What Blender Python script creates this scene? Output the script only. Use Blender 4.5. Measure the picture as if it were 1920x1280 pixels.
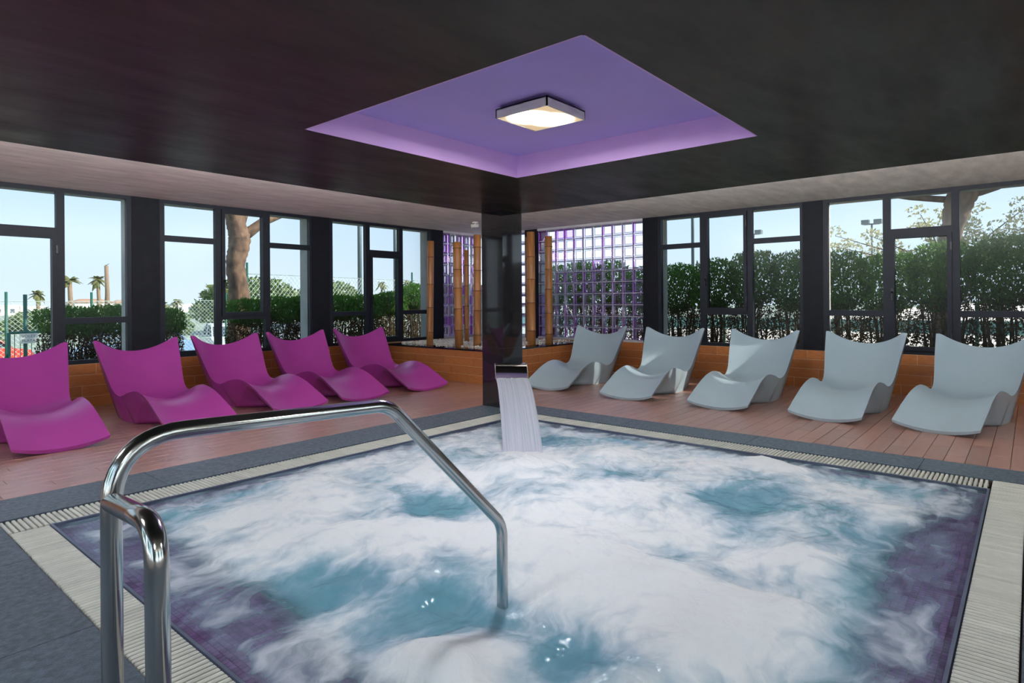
import bpy, bmesh, math, random
import numpy as np
from mathutils import Vector, Matrix

# ------------------------------------------------------------------ reset
for o in list(bpy.data.objects):
    bpy.data.objects.remove(o, do_unlink=True)
SC = bpy.context.scene
COL = SC.collection
R = math.radians
random.seed(7)

# ------------------------------------------------------------------ camera
cam_d = bpy.data.cameras.new('camera')
cam_d.sensor_width = 36.0
cam_d.lens = 1151.04 / 1920 * 36
cam_d.shift_y = -(640 - 562.18) / 1920
cam_d.clip_start = 0.02
cam_d.clip_end = 1000
cam = bpy.data.objects.new('camera', cam_d)
COL.objects.link(cam)
yaw, roll = R(40.3047), R(-0.41165)
Fv = Vector((math.cos(yaw), math.sin(yaw), 0))
rv = Vector((math.sin(yaw), -math.cos(yaw), 0))
uv_ = Vector((0, 0, 1))
r2 = rv * math.cos(roll) + uv_ * math.sin(roll)
u2 = uv_ * math.cos(roll) - rv * math.sin(roll)
M = Matrix((r2, u2, -Fv)).transposed().to_4x4()
M.translation = (0, 0, 1.2)
cam.matrix_world = M
SC.camera = cam

# ------------------------------------------------------------------ view / world / sun
SC.view_settings.view_transform = 'Standard'
SC.view_settings.look = 'None'
SC.view_settings.gamma = 1
SC.view_settings.exposure = 0.0
SC.view_settings.use_curve_mapping = False

SKY = 4.0
LAMP_E = 60.0
SUN_E = 24.0
world = bpy.data.worlds.new('sky')
SC.world = world
world.use_nodes = True
wn, wl = world.node_tree.nodes, world.node_tree.links
wn.clear()
w_out = wn.new('ShaderNodeOutputWorld')
w_bg = wn.new('ShaderNodeBackground')
w_tc = wn.new('ShaderNodeTexCoord')
w_sep = wn.new('ShaderNodeSeparateXYZ')
w_rmp = wn.new('ShaderNodeValToRGB')
w_rmp.color_ramp.elements[0].position = 0.0
w_rmp.color_ramp.elements[0].color = (0.70, 0.82, 0.93, 1)
w_rmp.color_ramp.elements[1].position = 1.0
w_rmp.color_ramp.elements[1].color = (0.30, 0.52, 0.86, 1)
e = w_rmp.color_ramp.elements.new(0.16)
e.color = (0.56, 0.75, 0.94, 1)
w_noi = wn.new('ShaderNodeTexNoise')
w_noi.inputs['Scale'].default_value = 3.0
w_noi.inputs['Detail'].default_value = 4.0
w_mix = wn.new('ShaderNodeMix')
w_mix.data_type = 'RGBA'
w_cr = wn.new('ShaderNodeMapRange')
w_cr.inputs['From Min'].default_value = 0.5
w_cr.inputs['From Max'].default_value = 0.85
w_cr.inputs['To Max'].default_value = 0.55
wl.new(w_tc.outputs['Generated'], w_sep.inputs[0])
wl.new(w_sep.outputs['Z'], w_rmp.inputs['Fac'])
wl.new(w_tc.outputs['Generated'], w_noi.inputs['Vector'])
wl.new(w_noi.outputs['Fac'], w_cr.inputs['Value'])
wl.new(w_cr.outputs['Result'], w_mix.inputs[0])
wl.new(w_rmp.outputs['Color'], w_mix.inputs[6])
w_mix.inputs[7].default_value = (0.86, 0.92, 0.96, 1)
wl.new(w_mix.outputs[2], w_bg.inputs['Color'])
w_bg.inputs['Strength'].default_value = SKY
wl.new(w_bg.outputs[0], w_out.inputs['Surface'])

sun_d = bpy.data.lights.new('sun', 'SUN')
sun_d.energy = SUN_E
sun_d.angle = R(0.6)
sun_d.color = (1.0, 0.93, 0.82)
sun = bpy.data.objects.new('sun', sun_d)
COL.objects.link(sun)
sun_dir = Vector((0.62, -0.785, 0)) * math.cos(R(33)) + Vector((0, 0, math.sin(R(33))))
sun.rotation_euler = sun_dir.to_track_quat('Z', 'Y').to_euler()
sun.location = (20, -30, 20)

# ------------------------------------------------------------------ key dimensions (metres)
XR, YL = 8.84, 8.30            # inner faces of the right and the left wall
XB, YN = -2.60, -3.00          # walls behind the viewpoint
SILL, CEIL, DROP = 0.50, 2.49, 2.195
DX, DY = 5.47, 4.81            # edge of the dropped ceiling and of the stone deck
PX0, PX1, PY0, PY1 = 0.93, 4.85, 0.223, 4.08      # pool, inside the gratings
GX0, GX1, GY0, GY1 = 0.735, 5.10, 0.035, 4.34     # outside of the gratings

# daylight portals: they add no light, they only guide the sampling of the sky through the glazing
def portal(loc, rot, sx, sy):
    d = bpy.data.lights.new('window_portal', 'AREA')
    d.shape = 'RECTANGLE'
    d.size, d.size_y = sx, sy
    d.cycles.is_portal = True
    o = bpy.data.objects.new('window_portal', d)
    COL.objects.link(o)
    o.location = loc
    o.rotation_euler = rot
portal((3.1, YL + .32, 1.5), (R(90), 0, R(180)), 11.4, 2.0)
portal((XR + .32, 2.65, 1.5), (R(90), 0, R(90)), 11.3, 2.0)
portal((XB - .32, 2.65, 1.5), (R(90), 0, R(-90)), 11.3, 2.0)
portal((3.1, YN - .32, 1.5), (R(90), 0, 0), 11.4, 2.0)

# ------------------------------------------------------------------ materials
MATS = {}

def nt(name):
    m = bpy.data.materials.new(name)
    m.use_nodes = True
    n = m.node_tree.nodes
    l = m.node_tree.links
    n.clear()
    out = n.new('ShaderNodeOutputMaterial')
    MATS[name] = m
    return m, n, l, out

def pbr(name, col, rough=0.5, metal=0.0, spec=0.5, var=0.0, scale=6.0, stretch=(1, 1, 1), bump=0.0, bscale=60.0,
        col2=None, objvar=0.0, rvar=0.0, coat=0.0, coat_rough=0.08, detail=5.0, emis=None, estr=0.0):
    m, n, l, out = nt(name)
    b = n.new('ShaderNodeBsdfPrincipled')
    l.new(b.outputs[0], out.inputs['Surface'])
    b.inputs['Roughness'].default_value = rough
    b.inputs['Metallic'].default_value = metal
    b.inputs['Specular IOR Level'].default_value = spec
    b.inputs['Coat Weight'].default_value = coat
    b.inputs['Coat Roughness'].default_value = coat_rough
    tc = n.new('ShaderNodeTexCoord')
    mp = n.new('ShaderNodeMapping')
    mp.inputs['Scale'].default_value = stretch
    l.new(tc.outputs['Object'], mp.inputs['Vector'])
    noi = n.new('ShaderNodeTexNoise')
    noi.inputs['Scale'].default_value = scale
    noi.inputs['Detail'].default_value = detail
    noi.inputs['Roughness'].default_value = 0.6
    if objvar:
        oi = n.new('ShaderNodeObjectInfo')
        ad = n.new('ShaderNodeVectorMath')
        ad.operation = 'MULTIPLY_ADD'
        ad.inputs[1].default_value = (1, 1, 1)
        sc = n.new('ShaderNodeVectorMath')
        sc.operation = 'SCALE'
        sc.inputs[0].default_value = (17, 31, 23)
        l.new(oi.outputs['Random'], sc.inputs['Scale'])
        l.new(mp.outputs[0], ad.inputs[0])
        l.new(sc.outputs[0], ad.inputs[2])
        l.new(ad.outputs[0], noi.inputs['Vector'])
    else:
        l.new(mp.outputs[0], noi.inputs['Vector'])
    c2 = col2 if col2 else tuple(max(0, c * (1 - var)) for c in col)
    c1 = col if col2 else tuple(min(1, c * (1 + var)) for c in col)
    mx = n.new('ShaderNodeMix')
    mx.data_type = 'RGBA'
    mr = n.new('ShaderNodeMapRange')
    mr.inputs['From Min'].default_value = 0.3
    mr.inputs['From Max'].default_value = 0.7
    l.new(noi.outputs['Fac'], mr.inputs['Value'])
    l.new(mr.outputs[0], mx.inputs[0])
    mx.inputs[6].default_value = (*c1, 1)
    mx.inputs[7].default_value = (*c2, 1)
    colout = mx.outputs[2]
    if objvar:
        geo = n.new('ShaderNodeNewGeometry')
        a = n.new('ShaderNodeMath')
        a.operation = 'ADD'
        fr = n.new('ShaderNodeMath')
        fr.operation = 'FRACT'
        l.new(oi.outputs['Random'], a.inputs[0])
        l.new(geo.outputs['Random Per Island'], a.inputs[1])
        l.new(a.outputs[0], fr.inputs[0])
        hm = n.new('ShaderNodeMapRange')
        hm.inputs['To Min'].default_value = 1 - objvar
        hm.inputs['To Max'].default_value = 1 + objvar
        l.new(fr.outputs[0], hm.inputs['Value'])
        hsv = n.new('ShaderNodeHueSaturation')
        l.new(hm.outputs[0], hsv.inputs['Value'])
        l.new(colout, hsv.inputs['Color'])
        colout = hsv.outputs['Color']
    l.new(colout, b.inputs['Base Color'])
    if rvar:
        rr = n.new('ShaderNodeMapRange')
        rr.inputs['From Min'].default_value = 0.3
        rr.inputs['From Max'].default_value = 0.7
        rr.inputs['To Min'].default_value = max(0.02, rough - rvar)
        rr.inputs['To Max'].default_value = rough + rvar
        l.new(noi.outputs['Fac'], rr.inputs['Value'])
        l.new(rr.outputs[0], b.inputs['Roughness'])
    if bump:
        n2 = n.new('ShaderNodeTexNoise')
        n2.inputs['Scale'].default_value = bscale
        n2.inputs['Detail'].default_value = 4
        l.new(mp.outputs[0], n2.inputs['Vector'])
        bp = n.new('ShaderNodeBump')
        bp.inputs['Strength'].default_value = bump
        bp.inputs['Distance'].default_value = 0.01
        l.new(n2.outputs['Fac'], bp.inputs['Height'])
        l.new(bp.outputs[0], b.inputs['Normal'])
    if emis:
        b.inputs['Emission Color'].default_value = (*emis, 1)
        b.inputs['Emission Strength'].default_value = estr
    return m

def glass_mat(name, tint, refl=0.06, rough=0.0, fk=1.0):
    m, n, l, out = nt(name)
    tr = n.new('ShaderNodeBsdfTransparent')
    tr.inputs['Color'].default_value = (*tint, 1)
    gl = n.new('ShaderNodeBsdfGlossy')
    gl.inputs['Roughness'].default_value = rough
    fr = n.new('ShaderNodeFresnel')
    fr.inputs['IOR'].default_value = 1.5
    mu = n.new('ShaderNodeMath')
    mu.operation = 'MULTIPLY_ADD'
    mu.inputs[1].default_value = fk
    mu.inputs[2].default_value = refl
    mu.use_clamp = True
    l.new(fr.outputs[0], mu.inputs[0])
    mx = n.new('ShaderNodeMixShader')
    l.new(mu.outputs[0], mx.inputs[0])
    l.new(tr.outputs[0], mx.inputs[1])
    l.new(gl.outputs[0], mx.inputs[2])
    l.new(mx.outputs[0], out.inputs['Surface'])
    return m

def leaf_mat(name, c1, c2, trans=0.35):
    m, n, l, out = nt(name)
    geo = n.new('ShaderNodeNewGeometry')
    mx = n.new('ShaderNodeMix')
    mx.data_type = 'RGBA'
    l.new(geo.outputs['Random Per Island'], mx.inputs[0])
    mx.inputs[6].default_value = (*c1, 1)
    mx.inputs[7].default_value = (*c2, 1)
    d = n.new('ShaderNodeBsdfDiffuse')
    t = n.new('ShaderNodeBsdfTranslucent')
    l.new(mx.outputs[2], d.inputs['Color'])
    l.new(mx.outputs[2], t.inputs['Color'])
    ms = n.new('ShaderNodeMixShader')
    ms.inputs[0].default_value = trans
    l.new(d.outputs[0], ms.inputs[1])
    l.new(t.outputs[0], ms.inputs[2])
    l.new(ms.outputs[0], out.inputs['Surface'])
    return m

def tinted_side_mat(name, col, transp):
    m, n, l, out = nt(name)
    t = n.new('ShaderNodeBsdfTranslucent')
    t.inputs['Color'].default_value = (*col, 1)
    d = n.new('ShaderNodeBsdfGlossy')
    d.inputs['Color'].default_value = (*col, 1)
    d.inputs['Roughness'].default_value = 0.15
    tr = n.new('ShaderNodeBsdfTransparent')
    tr.inputs['Color'].default_value = (*col, 1)
    m1 = n.new('ShaderNodeMixShader')
    m1.inputs[0].default_value = 0.35
    l.new(t.outputs[0], m1.inputs[1])
    l.new(d.outputs[0], m1.inputs[2])
    m2 = n.new('ShaderNodeMixShader')
    m2.inputs[0].default_value = transp
    l.new(m1.outputs[0], m2.inputs[1])
    l.new(tr.outputs[0], m2.inputs[2])
    l.new(m2.outputs[0], out.inputs['Surface'])
    return m

pbr('plank', (0.38, 0.185, 0.135), 0.50, spec=1.0, col2=(0.33, 0.155, 0.11), scale=3, stretch=(1.0, 9, 9), objvar=0.13, rvar=0.04, coat=1.0, coat_rough=0.30)
pbr('grout_floor', (0.16, 0.10, 0.08), 0.8, var=0.15)
pbr('wall_tile', (0.52, 0.20, 0.065), 0.35, spec=0.5, col2=(0.38, 0.125, 0.035), scale=4, stretch=(3, 3, 26), objvar=0.10)
pbr('grout_wall', (0.70, 0.52, 0.36), 0.8, var=0.1)
pbr('stone', (0.074, 0.102, 0.135), 0.42, spec=0.5, var=0.3, scale=35, bump=0.35, bscale=140, objvar=0.06, rvar=0.1)
pbr('ceiling_dark', (0.015, 0.012, 0.0085), 0.38, spec=0.42, var=0.45, scale=1.6, stretch=(1, 3, 1), rvar=0.07, bump=0.05, bscale=9)
pbr('ceiling_beige', (0.80, 0.75, 0.69), 0.75, spec=0.3, var=0.16, scale=2.5, stretch=(1, 3.5, 1), bump=0.15, bscale=14)
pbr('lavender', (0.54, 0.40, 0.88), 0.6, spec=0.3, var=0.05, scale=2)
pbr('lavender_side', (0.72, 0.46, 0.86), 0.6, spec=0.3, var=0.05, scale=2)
pbr('granite', (0.016, 0.015, 0.018), 0.05, spec=0.7, var=0.6, scale=180, detail=2)
pbr('granite_gloss', (0.012, 0.012, 0.015), 0.05, spec=0.8, var=0.4, scale=120, detail=2)
pbr('frame', (0.010, 0.013, 0.022), 0.5, spec=0.3, var=0.15, scale=8)
pbr('post', (0.008, 0.009, 0.014), 0.6, spec=0.2, var=0.2, scale=8)
pbr('masonry', (0.62, 0.60, 0.55), 0.85, var=0.1, scale=7, bump=0.2)
pbr('plaster', (0.55, 0.50, 0.46), 0.8, var=0.08, scale=4, bump=0.1)
pbr('steel', (0.62, 0.61, 0.60), 0.16, metal=1.0, var=0.06, scale=5, rvar=0.05)
pbr('steel_dark', (0.40, 0.38, 0.37), 0.10, metal=1.0, var=0.06, scale=5)
pbr('grate', (0.66, 0.66, 0.60), 0.38, spec=0.5, var=0.12, scale=5, objvar=0.05)
pbr('channel', (0.035, 0.035, 0.04), 0.4, var=0.3, scale=8)
pbr('mosaic', (0.46, 0.20, 0.44), 0.22, spec=0.6, col2=(0.34, 0.13, 0.33), scale=9, objvar=0.22)
pbr('rim_blue', (0.10, 0.12, 0.19), 0.35, var=0.2)
pbr('mosaic_grout', (0.42, 0.34, 0.30), 0.8, var=0.1)
pbr('basin', (0.05, 0.30, 0.36), 0.35, var=0.25, scale=3, col2=(0.03, 0.20, 0.30))
pbr('magenta', (0.36, 0.040, 0.29), 0.32, spec=0.6, var=0.05, scale=3, bump=0.02, bscale=200)
pbr('pale_grey', (0.375, 0.48, 0.55), 0.34, spec=0.6, var=0.03, scale=3, bump=0.02, bscale=200)
pbr('bamboo', (0.42, 0.19, 0.065), 0.35, spec=0.4, col2=(0.28, 0.11, 0.035), scale=3, stretch=(8, 8, 0.7), objvar=0.12)
pbr('bamboo_node', (0.10, 0.04, 0.015), 0.6, var=0.2)
pbr('pebble', (0.82, 0.80, 0.76), 0.6, var=0.12, scale=12, objvar=0.1)
pbr('pot', (0.42, 0.50, 0.55), 0.4, var=0.05)
pbr('mortar', (0.62, 0.60, 0.64), 0.7, var=0.08)
pbr('black_plastic', (0.015, 0.015, 0.017), 0.35)
pbr('white_metal', (0.72, 0.70, 0.68), 0.4, var=0.04)
def diffuser_mat():
    m, n, l, out = nt('diffuser')
    tc = n.new('ShaderNodeTexCoord')
    acc = None
    for c in ((-.055, .03, 0), (.055, -.03, 0)):
        ds = n.new('ShaderNodeVectorMath')
        ds.operation = 'DISTANCE'
        mk = n.new('ShaderNodeVectorMath')
        mk.operation = 'MULTIPLY'
        mk.inputs[1].default_value = (1, 1, 0)
        l.new(tc.outputs['Object'], mk.inputs[0])
        l.new(mk.outputs[0], ds.inputs[0])
        ds.inputs[1].default_value = c
        mr = n.new('ShaderNodeMapRange')
        mr.interpolation_type = 'SMOOTHERSTEP'
        mr.inputs['From Min'].default_value = .20
        mr.inputs['From Max'].default_value = .03
        mr.inputs['To Min'].default_value = 0
        mr.inputs['To Max'].default_value = 1
        l.new(ds.outputs['Value'], mr.inputs['Value'])
        if acc is None:
            acc = mr.outputs[0]
        else:
            ad = n.new('ShaderNodeMath')
            ad.operation = 'MAXIMUM'
            l.new(acc, ad.inputs[0])
            l.new(mr.outputs[0], ad.inputs[1])
            acc = ad.outputs[0]
    pw = n.new('ShaderNodeMath')
    pw.operation = 'POWER'
    pw.inputs[1].default_value = 3.2
    l.new(acc, pw.inputs[0])
    ms = n.new('ShaderNodeMath')
    ms.operation = 'MULTIPLY_ADD'
    ms.inputs[1].default_value = LAMP_E * 4
    ms.inputs[2].default_value = 0.75
    l.new(pw.outputs[0], ms.inputs[0])
    cm = n.new('ShaderNodeMix')
    cm.data_type = 'RGBA'
    l.new(acc, cm.inputs[0])
    cm.inputs[6].default_value = (1.0, .74, .45, 1)
    cm.inputs[7].default_value = (.95, .97, 1.0, 1)
    em = n.new('ShaderNodeEmission')
    l.new(cm.outputs[2], em.inputs['Color'])
    l.new(ms.outputs[0], em.inputs['Strength'])
    l.new(em.outputs[0], out.inputs['Surface'])
diffuser_mat()
pbr('bark', (0.27, 0.165, 0.105), 0.9, col2=(0.05, 0.033, 0.026), scale=7, stretch=(1.5, 1.5, 0.8), bump=1.0, bscale=10, detail=8)
pbr('bark_thin', (0.13, 0.075, 0.045), 0.9, var=0.4, scale=14)
pbr('palm_bark', (0.26, 0.18, 0.12), 0.9, var=0.3, scale=12)
pbr('green_paint', (0.012, 0.10, 0.065), 0.45, var=0.1)
pbr('wire', (0.40, 0.50, 0.46), 0.5, var=0.1)
pbr('pole_metal', (0.10, 0.14, 0.15), 0.5, var=0.1)
pbr('house_white', (0.80, 0.75, 0.68), 0.8, var=0.05)
pbr('roof_tile', (0.42, 0.22, 0.13), 0.8, var=0.2)
pbr('house_glass', (0.12, 0.15, 0.18), 0.2)
pbr('gravel', (0.55, 0.50, 0.42), 0.9, var=0.2, scale=3, bump=0.3)
pbr('asphalt', (0.34, 0.36, 0.34), 0.9, col2=(0.20, 0.26, 0.14), scale=0.25, bump=0.2)
pbr('court', (0.68, 0.60, 0.50), 0.9, var=0.1, scale=1.5)
pbr('windscreen', (0.30, 0.50, 0.43), 0.8, var=0.25, scale=3)
pbr('sign_white', (0.62, 0.62, 0.60), 0.6)
pbr('sign_ink', (0.10, 0.10, 0.12), 0.6)
pbr('car_red', (0.55, 0.06, 0.04), 0.25, coat=0.6)
pbr('car_blue', (0.16, 0.28, 0.48), 0.25, coat=0.6)
pbr('car_white', (0.75, 0.77, 0.78), 0.25, coat=0.6)
pbr('car_silver', (0.45, 0.48, 0.50), 0.25, coat=0.6)
pbr('car_glass', (0.05, 0.07, 0.09), 0.08)
pbr('tyre', (0.02, 0.02, 0.02), 0.8)
glass_mat('pane', (0.53, 0.54, 0.54), 0.0, 0.25, 0.45)
glass_mat('pane_clear', (0.96, 0.985, 0.98), 0.03)
glass_mat('block_clear', (0.72, 0.70, 0.75), 0.03, 0.1)
glass_mat('block_lilac', (0.66, 0.56, 0.74), 0.03, 0.1)
tinted_side_mat('side_purple', (0.76, 0.16, 0.88), 0.30)
tinted_side_mat('side_lilac', (0.88, 0.66, 0.98), 0.45)
tinted_side_mat('side_clear', (0.90, 0.88, 0.96), 0.55)
leaf_mat('leaf_cypress', (0.15, 0.31, 0.05), (0.06, 0.16, 0.03), 0.45)
leaf_mat('leaf_brown', (0.17, 0.12, 0.05), (0.08, 0.06, 0.03), 0.3)
leaf_mat('leaf_olive', (0.62, 0.58, 0.36), (0.40, 0.42, 0.20), 0.40)
leaf_mat('leaf_pine', (0.09, 0.17, 0.045), (0.05, 0.10, 0.03), 0.30)
leaf_mat('leaf_far', (0.20, 0.25, 0.10), (0.13, 0.19, 0.08), 0.25)
leaf_mat('leaf_palm', (0.13, 0.17, 0.06), (0.20, 0.18, 0.08), 0.25)

# ------------------------------------------------------------------ mesh helpers
class MB:
    def __init__(self):
        self.v = []
        self.f = []
        self.smooth = []

    def add(self, vs, fs, smooth=False):
        b = len(self.v)
        self.v.extend([tuple(p) for p in vs])
        for q in fs:
            self.f.append(tuple(b + i for i in q))
            self.smooth.append(smooth)
        return self

    def box(self, x0, x1, y0, y1, z0, z1):
        x0, x1 = min(x0, x1), max(x0, x1)
        y0, y1 = min(y0, y1), max(y0, y1)
        z0, z1 = min(z0, z1), max(z0, z1)
        vs = [(x0, y0, z0), (x1, y0, z0), (x1, y1, z0), (x0, y1, z0), (x0, y0, z1), (x1, y0, z1), (x1, y1, z1), (x0, y1, z1)]
        fs = [(0, 3, 2, 1), (4, 5, 6, 7), (0, 1, 5, 4), (1, 2, 6, 5), (2, 3, 7, 6), (3, 0, 4, 7)]
        return self.add(vs, fs)

    def bbox(self, x0, x1, y0, y1, z0, z1, c=0.002):
        # box with a chamfered top edge
        vs = [(x0, y0, z0), (x1, y0, z0), (x1, y1, z0), (x0, y1, z0),
              (x0, y0, z1 - c), (x1, y0, z1 - c), (x1, y1, z1 - c), (x0, y1, z1 - c),
              (x0 + c, y0 + c, z1), (x1 - c, y0 + c, z1), (x1 - c, y1 - c, z1), (x0 + c, y1 - c, z1)]
        fs = [(0, 3, 2, 1), (8, 9, 10, 11)]
        for i in range(4):
            j = (i + 1) % 4
            fs.append((i, j, j + 4, i + 4))
            fs.append((i + 4, j + 4, j + 8, i + 8))
        return self.add(vs, fs)

    def tube(self, path, rad, seg=12, cap=True, smooth=True):
        pts = [Vector(p) for p in path]
        n = len(pts)
        if not hasattr(rad, '__len__'):
            rad = [rad] * n
        tans = []
        for i in range(n):
            a = pts[max(i - 1, 0)]
            b = pts[min(i + 1, n - 1)]
            tans.append((b - a).normalized())
        ref = Vector((0, 0, 1)) if abs(tans[0].z) < 0.9 else Vector((1, 0, 0))
        nrm = tans[0].cross(ref).normalized()
        vs = []
        for i in range(n):
            t = tans[i]
            nrm = (nrm - t * nrm.dot(t)).normalized()
            bn = t.cross(nrm)
            for k in range(seg):
                a = 2 * math.pi * k / seg
                vs.append(pts[i] + (nrm * math.cos(a) + bn * math.sin(a)) * rad[i])
        fs = []
        for i in range(n - 1):
            for k in range(seg):
                k2 = (k + 1) % seg
                fs.append((i * seg + k, i * seg + k2, (i + 1) * seg + k2, (i + 1) * seg + k))
        self.add(vs, fs, smooth)
        if cap:
            b = len(self.v) - n * seg
            self.f.append(tuple(b + k for k in reversed(range(seg))))
            self.smooth.append(False)
            self.f.append(tuple(b + (n - 1) * seg + k for k in range(seg)))
            self.smooth.append(False)
        return self

    def prism(self, poly, axis, a0, a1):
        # poly: list of 2-D points, extruded along axis ('x','y','z')
        def P(p, a):
            if axis == 'x':
                return (a, p[0], p[1])
            if axis == 'y':
                return (p[0], a, p[1])
            return (p[0], p[1], a)
        n = len(poly)
        vs = [P(p, a0) for p in poly] + [P(p, a1) for p in poly]
        fs = [tuple(range(n)), tuple(range(2 * n - 1, n - 1, -1))]
        for i in range(n):
            j = (i + 1) % n
            fs.append((i, j, j + n, i + n))
        return self.add(vs, fs)

    def ell(self, c, r, seg=10, ring=6, smooth=True):
        vs = [(c[0], c[1], c[2] - r[2])]
        for i in range(1, ring):
            t = math.pi * i / ring - math.pi / 2
            for k in range(seg):
                a = 2 * math.pi * k / seg
                vs.append((c[0] + r[0] * math.cos(t) * math.cos(a), c[1] + r[1] * math.cos(t) * math.sin(a), c[2] + r[2] * math.sin(t)))
        vs.append((c[0], c[1], c[2] + r[2]))
        fs = []
        for k in range(seg):
            fs.append((0, 1 + (k + 1) % seg, 1 + k))
        for i in range(ring - 2):
            for k in range(seg):
                k2 = (k + 1) % seg
                fs.append((1 + i * seg + k, 1 + i * seg + k2, 1 + (i + 1) * seg + k2, 1 + (i + 1) * seg + k))
        top = len(vs) - 1
        b = 1 + (ring - 2) * seg
        for k in range(seg):
            fs.append((b + k, b + (k + 1) % seg, top))
        return self.add(vs, fs, smooth)

    def mesh(self, name, mat, origin=(0, 0, 0), fix=True, sharp=None):
        me = bpy.data.meshes.new(name)
        ox, oy, oz = origin
        me.from_pydata([(x - ox, y - oy, z - oz) for x, y, z in self.v], [], self.f)
        me.polygons.foreach_set('use_smooth', self.smooth)
        if fix:
            bm = bmesh.new()
            bm.from_mesh(me)
            bmesh.ops.recalc_face_normals(bm, faces=bm.faces)
            bm.to_mesh(me)
            bm.free()
        mats = mat if isinstance(mat, (list, tuple)) else [mat]
        for m in mats:
            me.materials.append(MATS[m])
        if sharp:
            me.set_sharp_from_angle(angle=R(sharp))
        me.update()
        return me

    def build(self, name, mat, parent=None, origin=(0, 0, 0), loc=None, **kw):
        me = self.mesh(name, mat, origin, **kw)
        return link(name, me, parent, loc if loc is not None else (origin if parent is None else (0, 0, 0)))


def link(name, data, parent=None, loc=(0, 0, 0), rot=(0, 0, 0)):
    o = bpy.data.objects.new(name, data)
    COL.objects.link(o)
    o.location = loc
    o.rotation_euler = rot
    if parent:
        o.parent = parent
    return o

def tag(o, label=None, cat=None, group=None, kind=None):
    if label:
        o['label'] = label
    if cat:
        o['category'] = cat
    if group:
        o['group'] = group
    if kind:
        o['kind'] = kind
    return o

def empty(name, loc=(0, 0, 0), rz=0.0):
    o = bpy.data.objects.new(name, None)
    COL.objects.link(o)
    o.empty_display_size = 0.1
    o.location = loc
    o.rotation_euler = (0, 0, rz)
    return o

def copy_tree(o, parent=None):
    c = o.copy()
    COL.objects.link(c)
    c.parent = parent
    for ch in list(o.children):
        copy_tree(ch, c)
    return c

# wall-local coordinates: u along the wall, d outwards, z up
def wp(side, u, d, z):
    if side == 'left':
        return (u, YL + d, z)
    if side == 'right':
        return (XR + d, u, z)
    if side == 'back':
        return (XB - d, u, z)
    return (u, YN - d, z)

def wbox(mb, side, u0, u1, d0, d1, z0, z1):
    a = wp(side, u0, d0, z0)
    b = wp(side, u1, d1, z1)
    return mb.box(a[0], b[0], a[1], b[1], a[2], b[2])

def rounded(path, r, n=6):
    pts = [Vector(p) for p in path]
    out = [pts[0]]
    for i in range(1, len(pts) - 1):
        p = pts[i]
        a = (pts[i - 1] - p)
        b = (pts[i + 1] - p)
        ri = r[i] if hasattr(r, '__len__') else r
        ra = min(ri, a.length * 0.49, b.length * 0.49)
        s = p + a.normalized() * ra
        t = p + b.normalized() * ra
        for k in range(n + 1):
            f = k / n
            out.append(s * (1 - f) ** 2 + p * 2 * f * (1 - f) + t * f ** 2)
    out.append(pts[-1])
    return out

# ================================================================== FLOOR
floor = MB()
# screed ring around the pool pit
floor.box(XB, GX0, YN, YL, -0.30, -0.014)
floor.box(GX1, XR, YN, YL, -0.30, -0.014)
floor.box(GX0, GX1, YN, GY0, -0.30, -0.014)
floor.box(GX0, GX1, GY1, YL, -0.30, -0.014)
floor = floor.build('floor', 'grout_floor')
tag(floor, 'terracotta wood-look plank floor with a grey stone border round the pool', 'floor', kind='structure')

# stone slabs of the deck
def slab(x0, x1, y0, y1):
    g = 0.0015
    MB().bbox(x0 + g, x1 - g, y0 + g, y1 - g, -0.014, 0.0, 0.002).build('stone_slab', 'stone', floor, loc=(0, 0, 0))

ys = [-3.0, -1.8, -0.6, 0.6, 1.35, 2.67, 3.6, DY]
for i in range(len(ys) - 1):
    for x0, x1 in ((-2.6, -1.5), (-1.5, -0.4), (-0.4, GX0)):
        slab(x0, x1, ys[i], ys[i + 1])
xs = [GX0, 1.62, 2.82, 4.02, GX1]
for i in range(len(xs) - 1):
    slab(xs[i], xs[i + 1], GY1, DY)
    for y0, y1 in ((-3.0, -2.0), (-2.0, -1.0), (-1.0, GY0)):
        slab(xs[i], xs[i + 1], y0, y1)
ys = [-3.0, -1.8, -0.6, 0.62, 1.82, 3.02, 4.22, DY]
for i in range(len(ys) - 1):
    slab(GX1, DX, ys[i], ys[i + 1])

# wood-look planks, running along X
PW, PL = 0.127, 0.80
planks = []
def plank_region(x0, x1, y0, y1):
    j0 = int(math.floor(y0 / PW))
    j1 = int(math.ceil(y1 / PW))
    for j in range(j0, j1):
        ya, yb = max(j * PW, y0), min((j + 1) * PW, y1)
        if yb - ya < 0.012:
            continue
        off = (j * 0.37) % 1.0 * PL
        i0 = int(math.floor((x0 - off) / PL))
        i1 = int(math.ceil((x1 - off) / PL))
        for i in range(i0, i1):
            xa, xb = max(i * PL + off, x0), min((i + 1) * PL + off, x1)
            if xb - xa < 0.012:
                continue
            planks.append((xa, xb, ya, yb))
plank_region(XB, 6.38, DY, YL)
plank_region(DX, XR, YN, DY)
plank_region(6.38, XR, DY, 5.755)
def in_view(p):
    x, y = (p[0] + p[1]) / 2, (p[2] + p[3]) / 2
    dep = x * Fv.x + y * Fv.y
    lat = x * rv.x + y * rv.y
    if dep < 0.5:
        return 99
    vis = abs(lat / dep) < 0.88
    return dep if vis else 50 + dep
planks.sort(key=in_view)
plank_cache = {}
g = 0.0018
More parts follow.
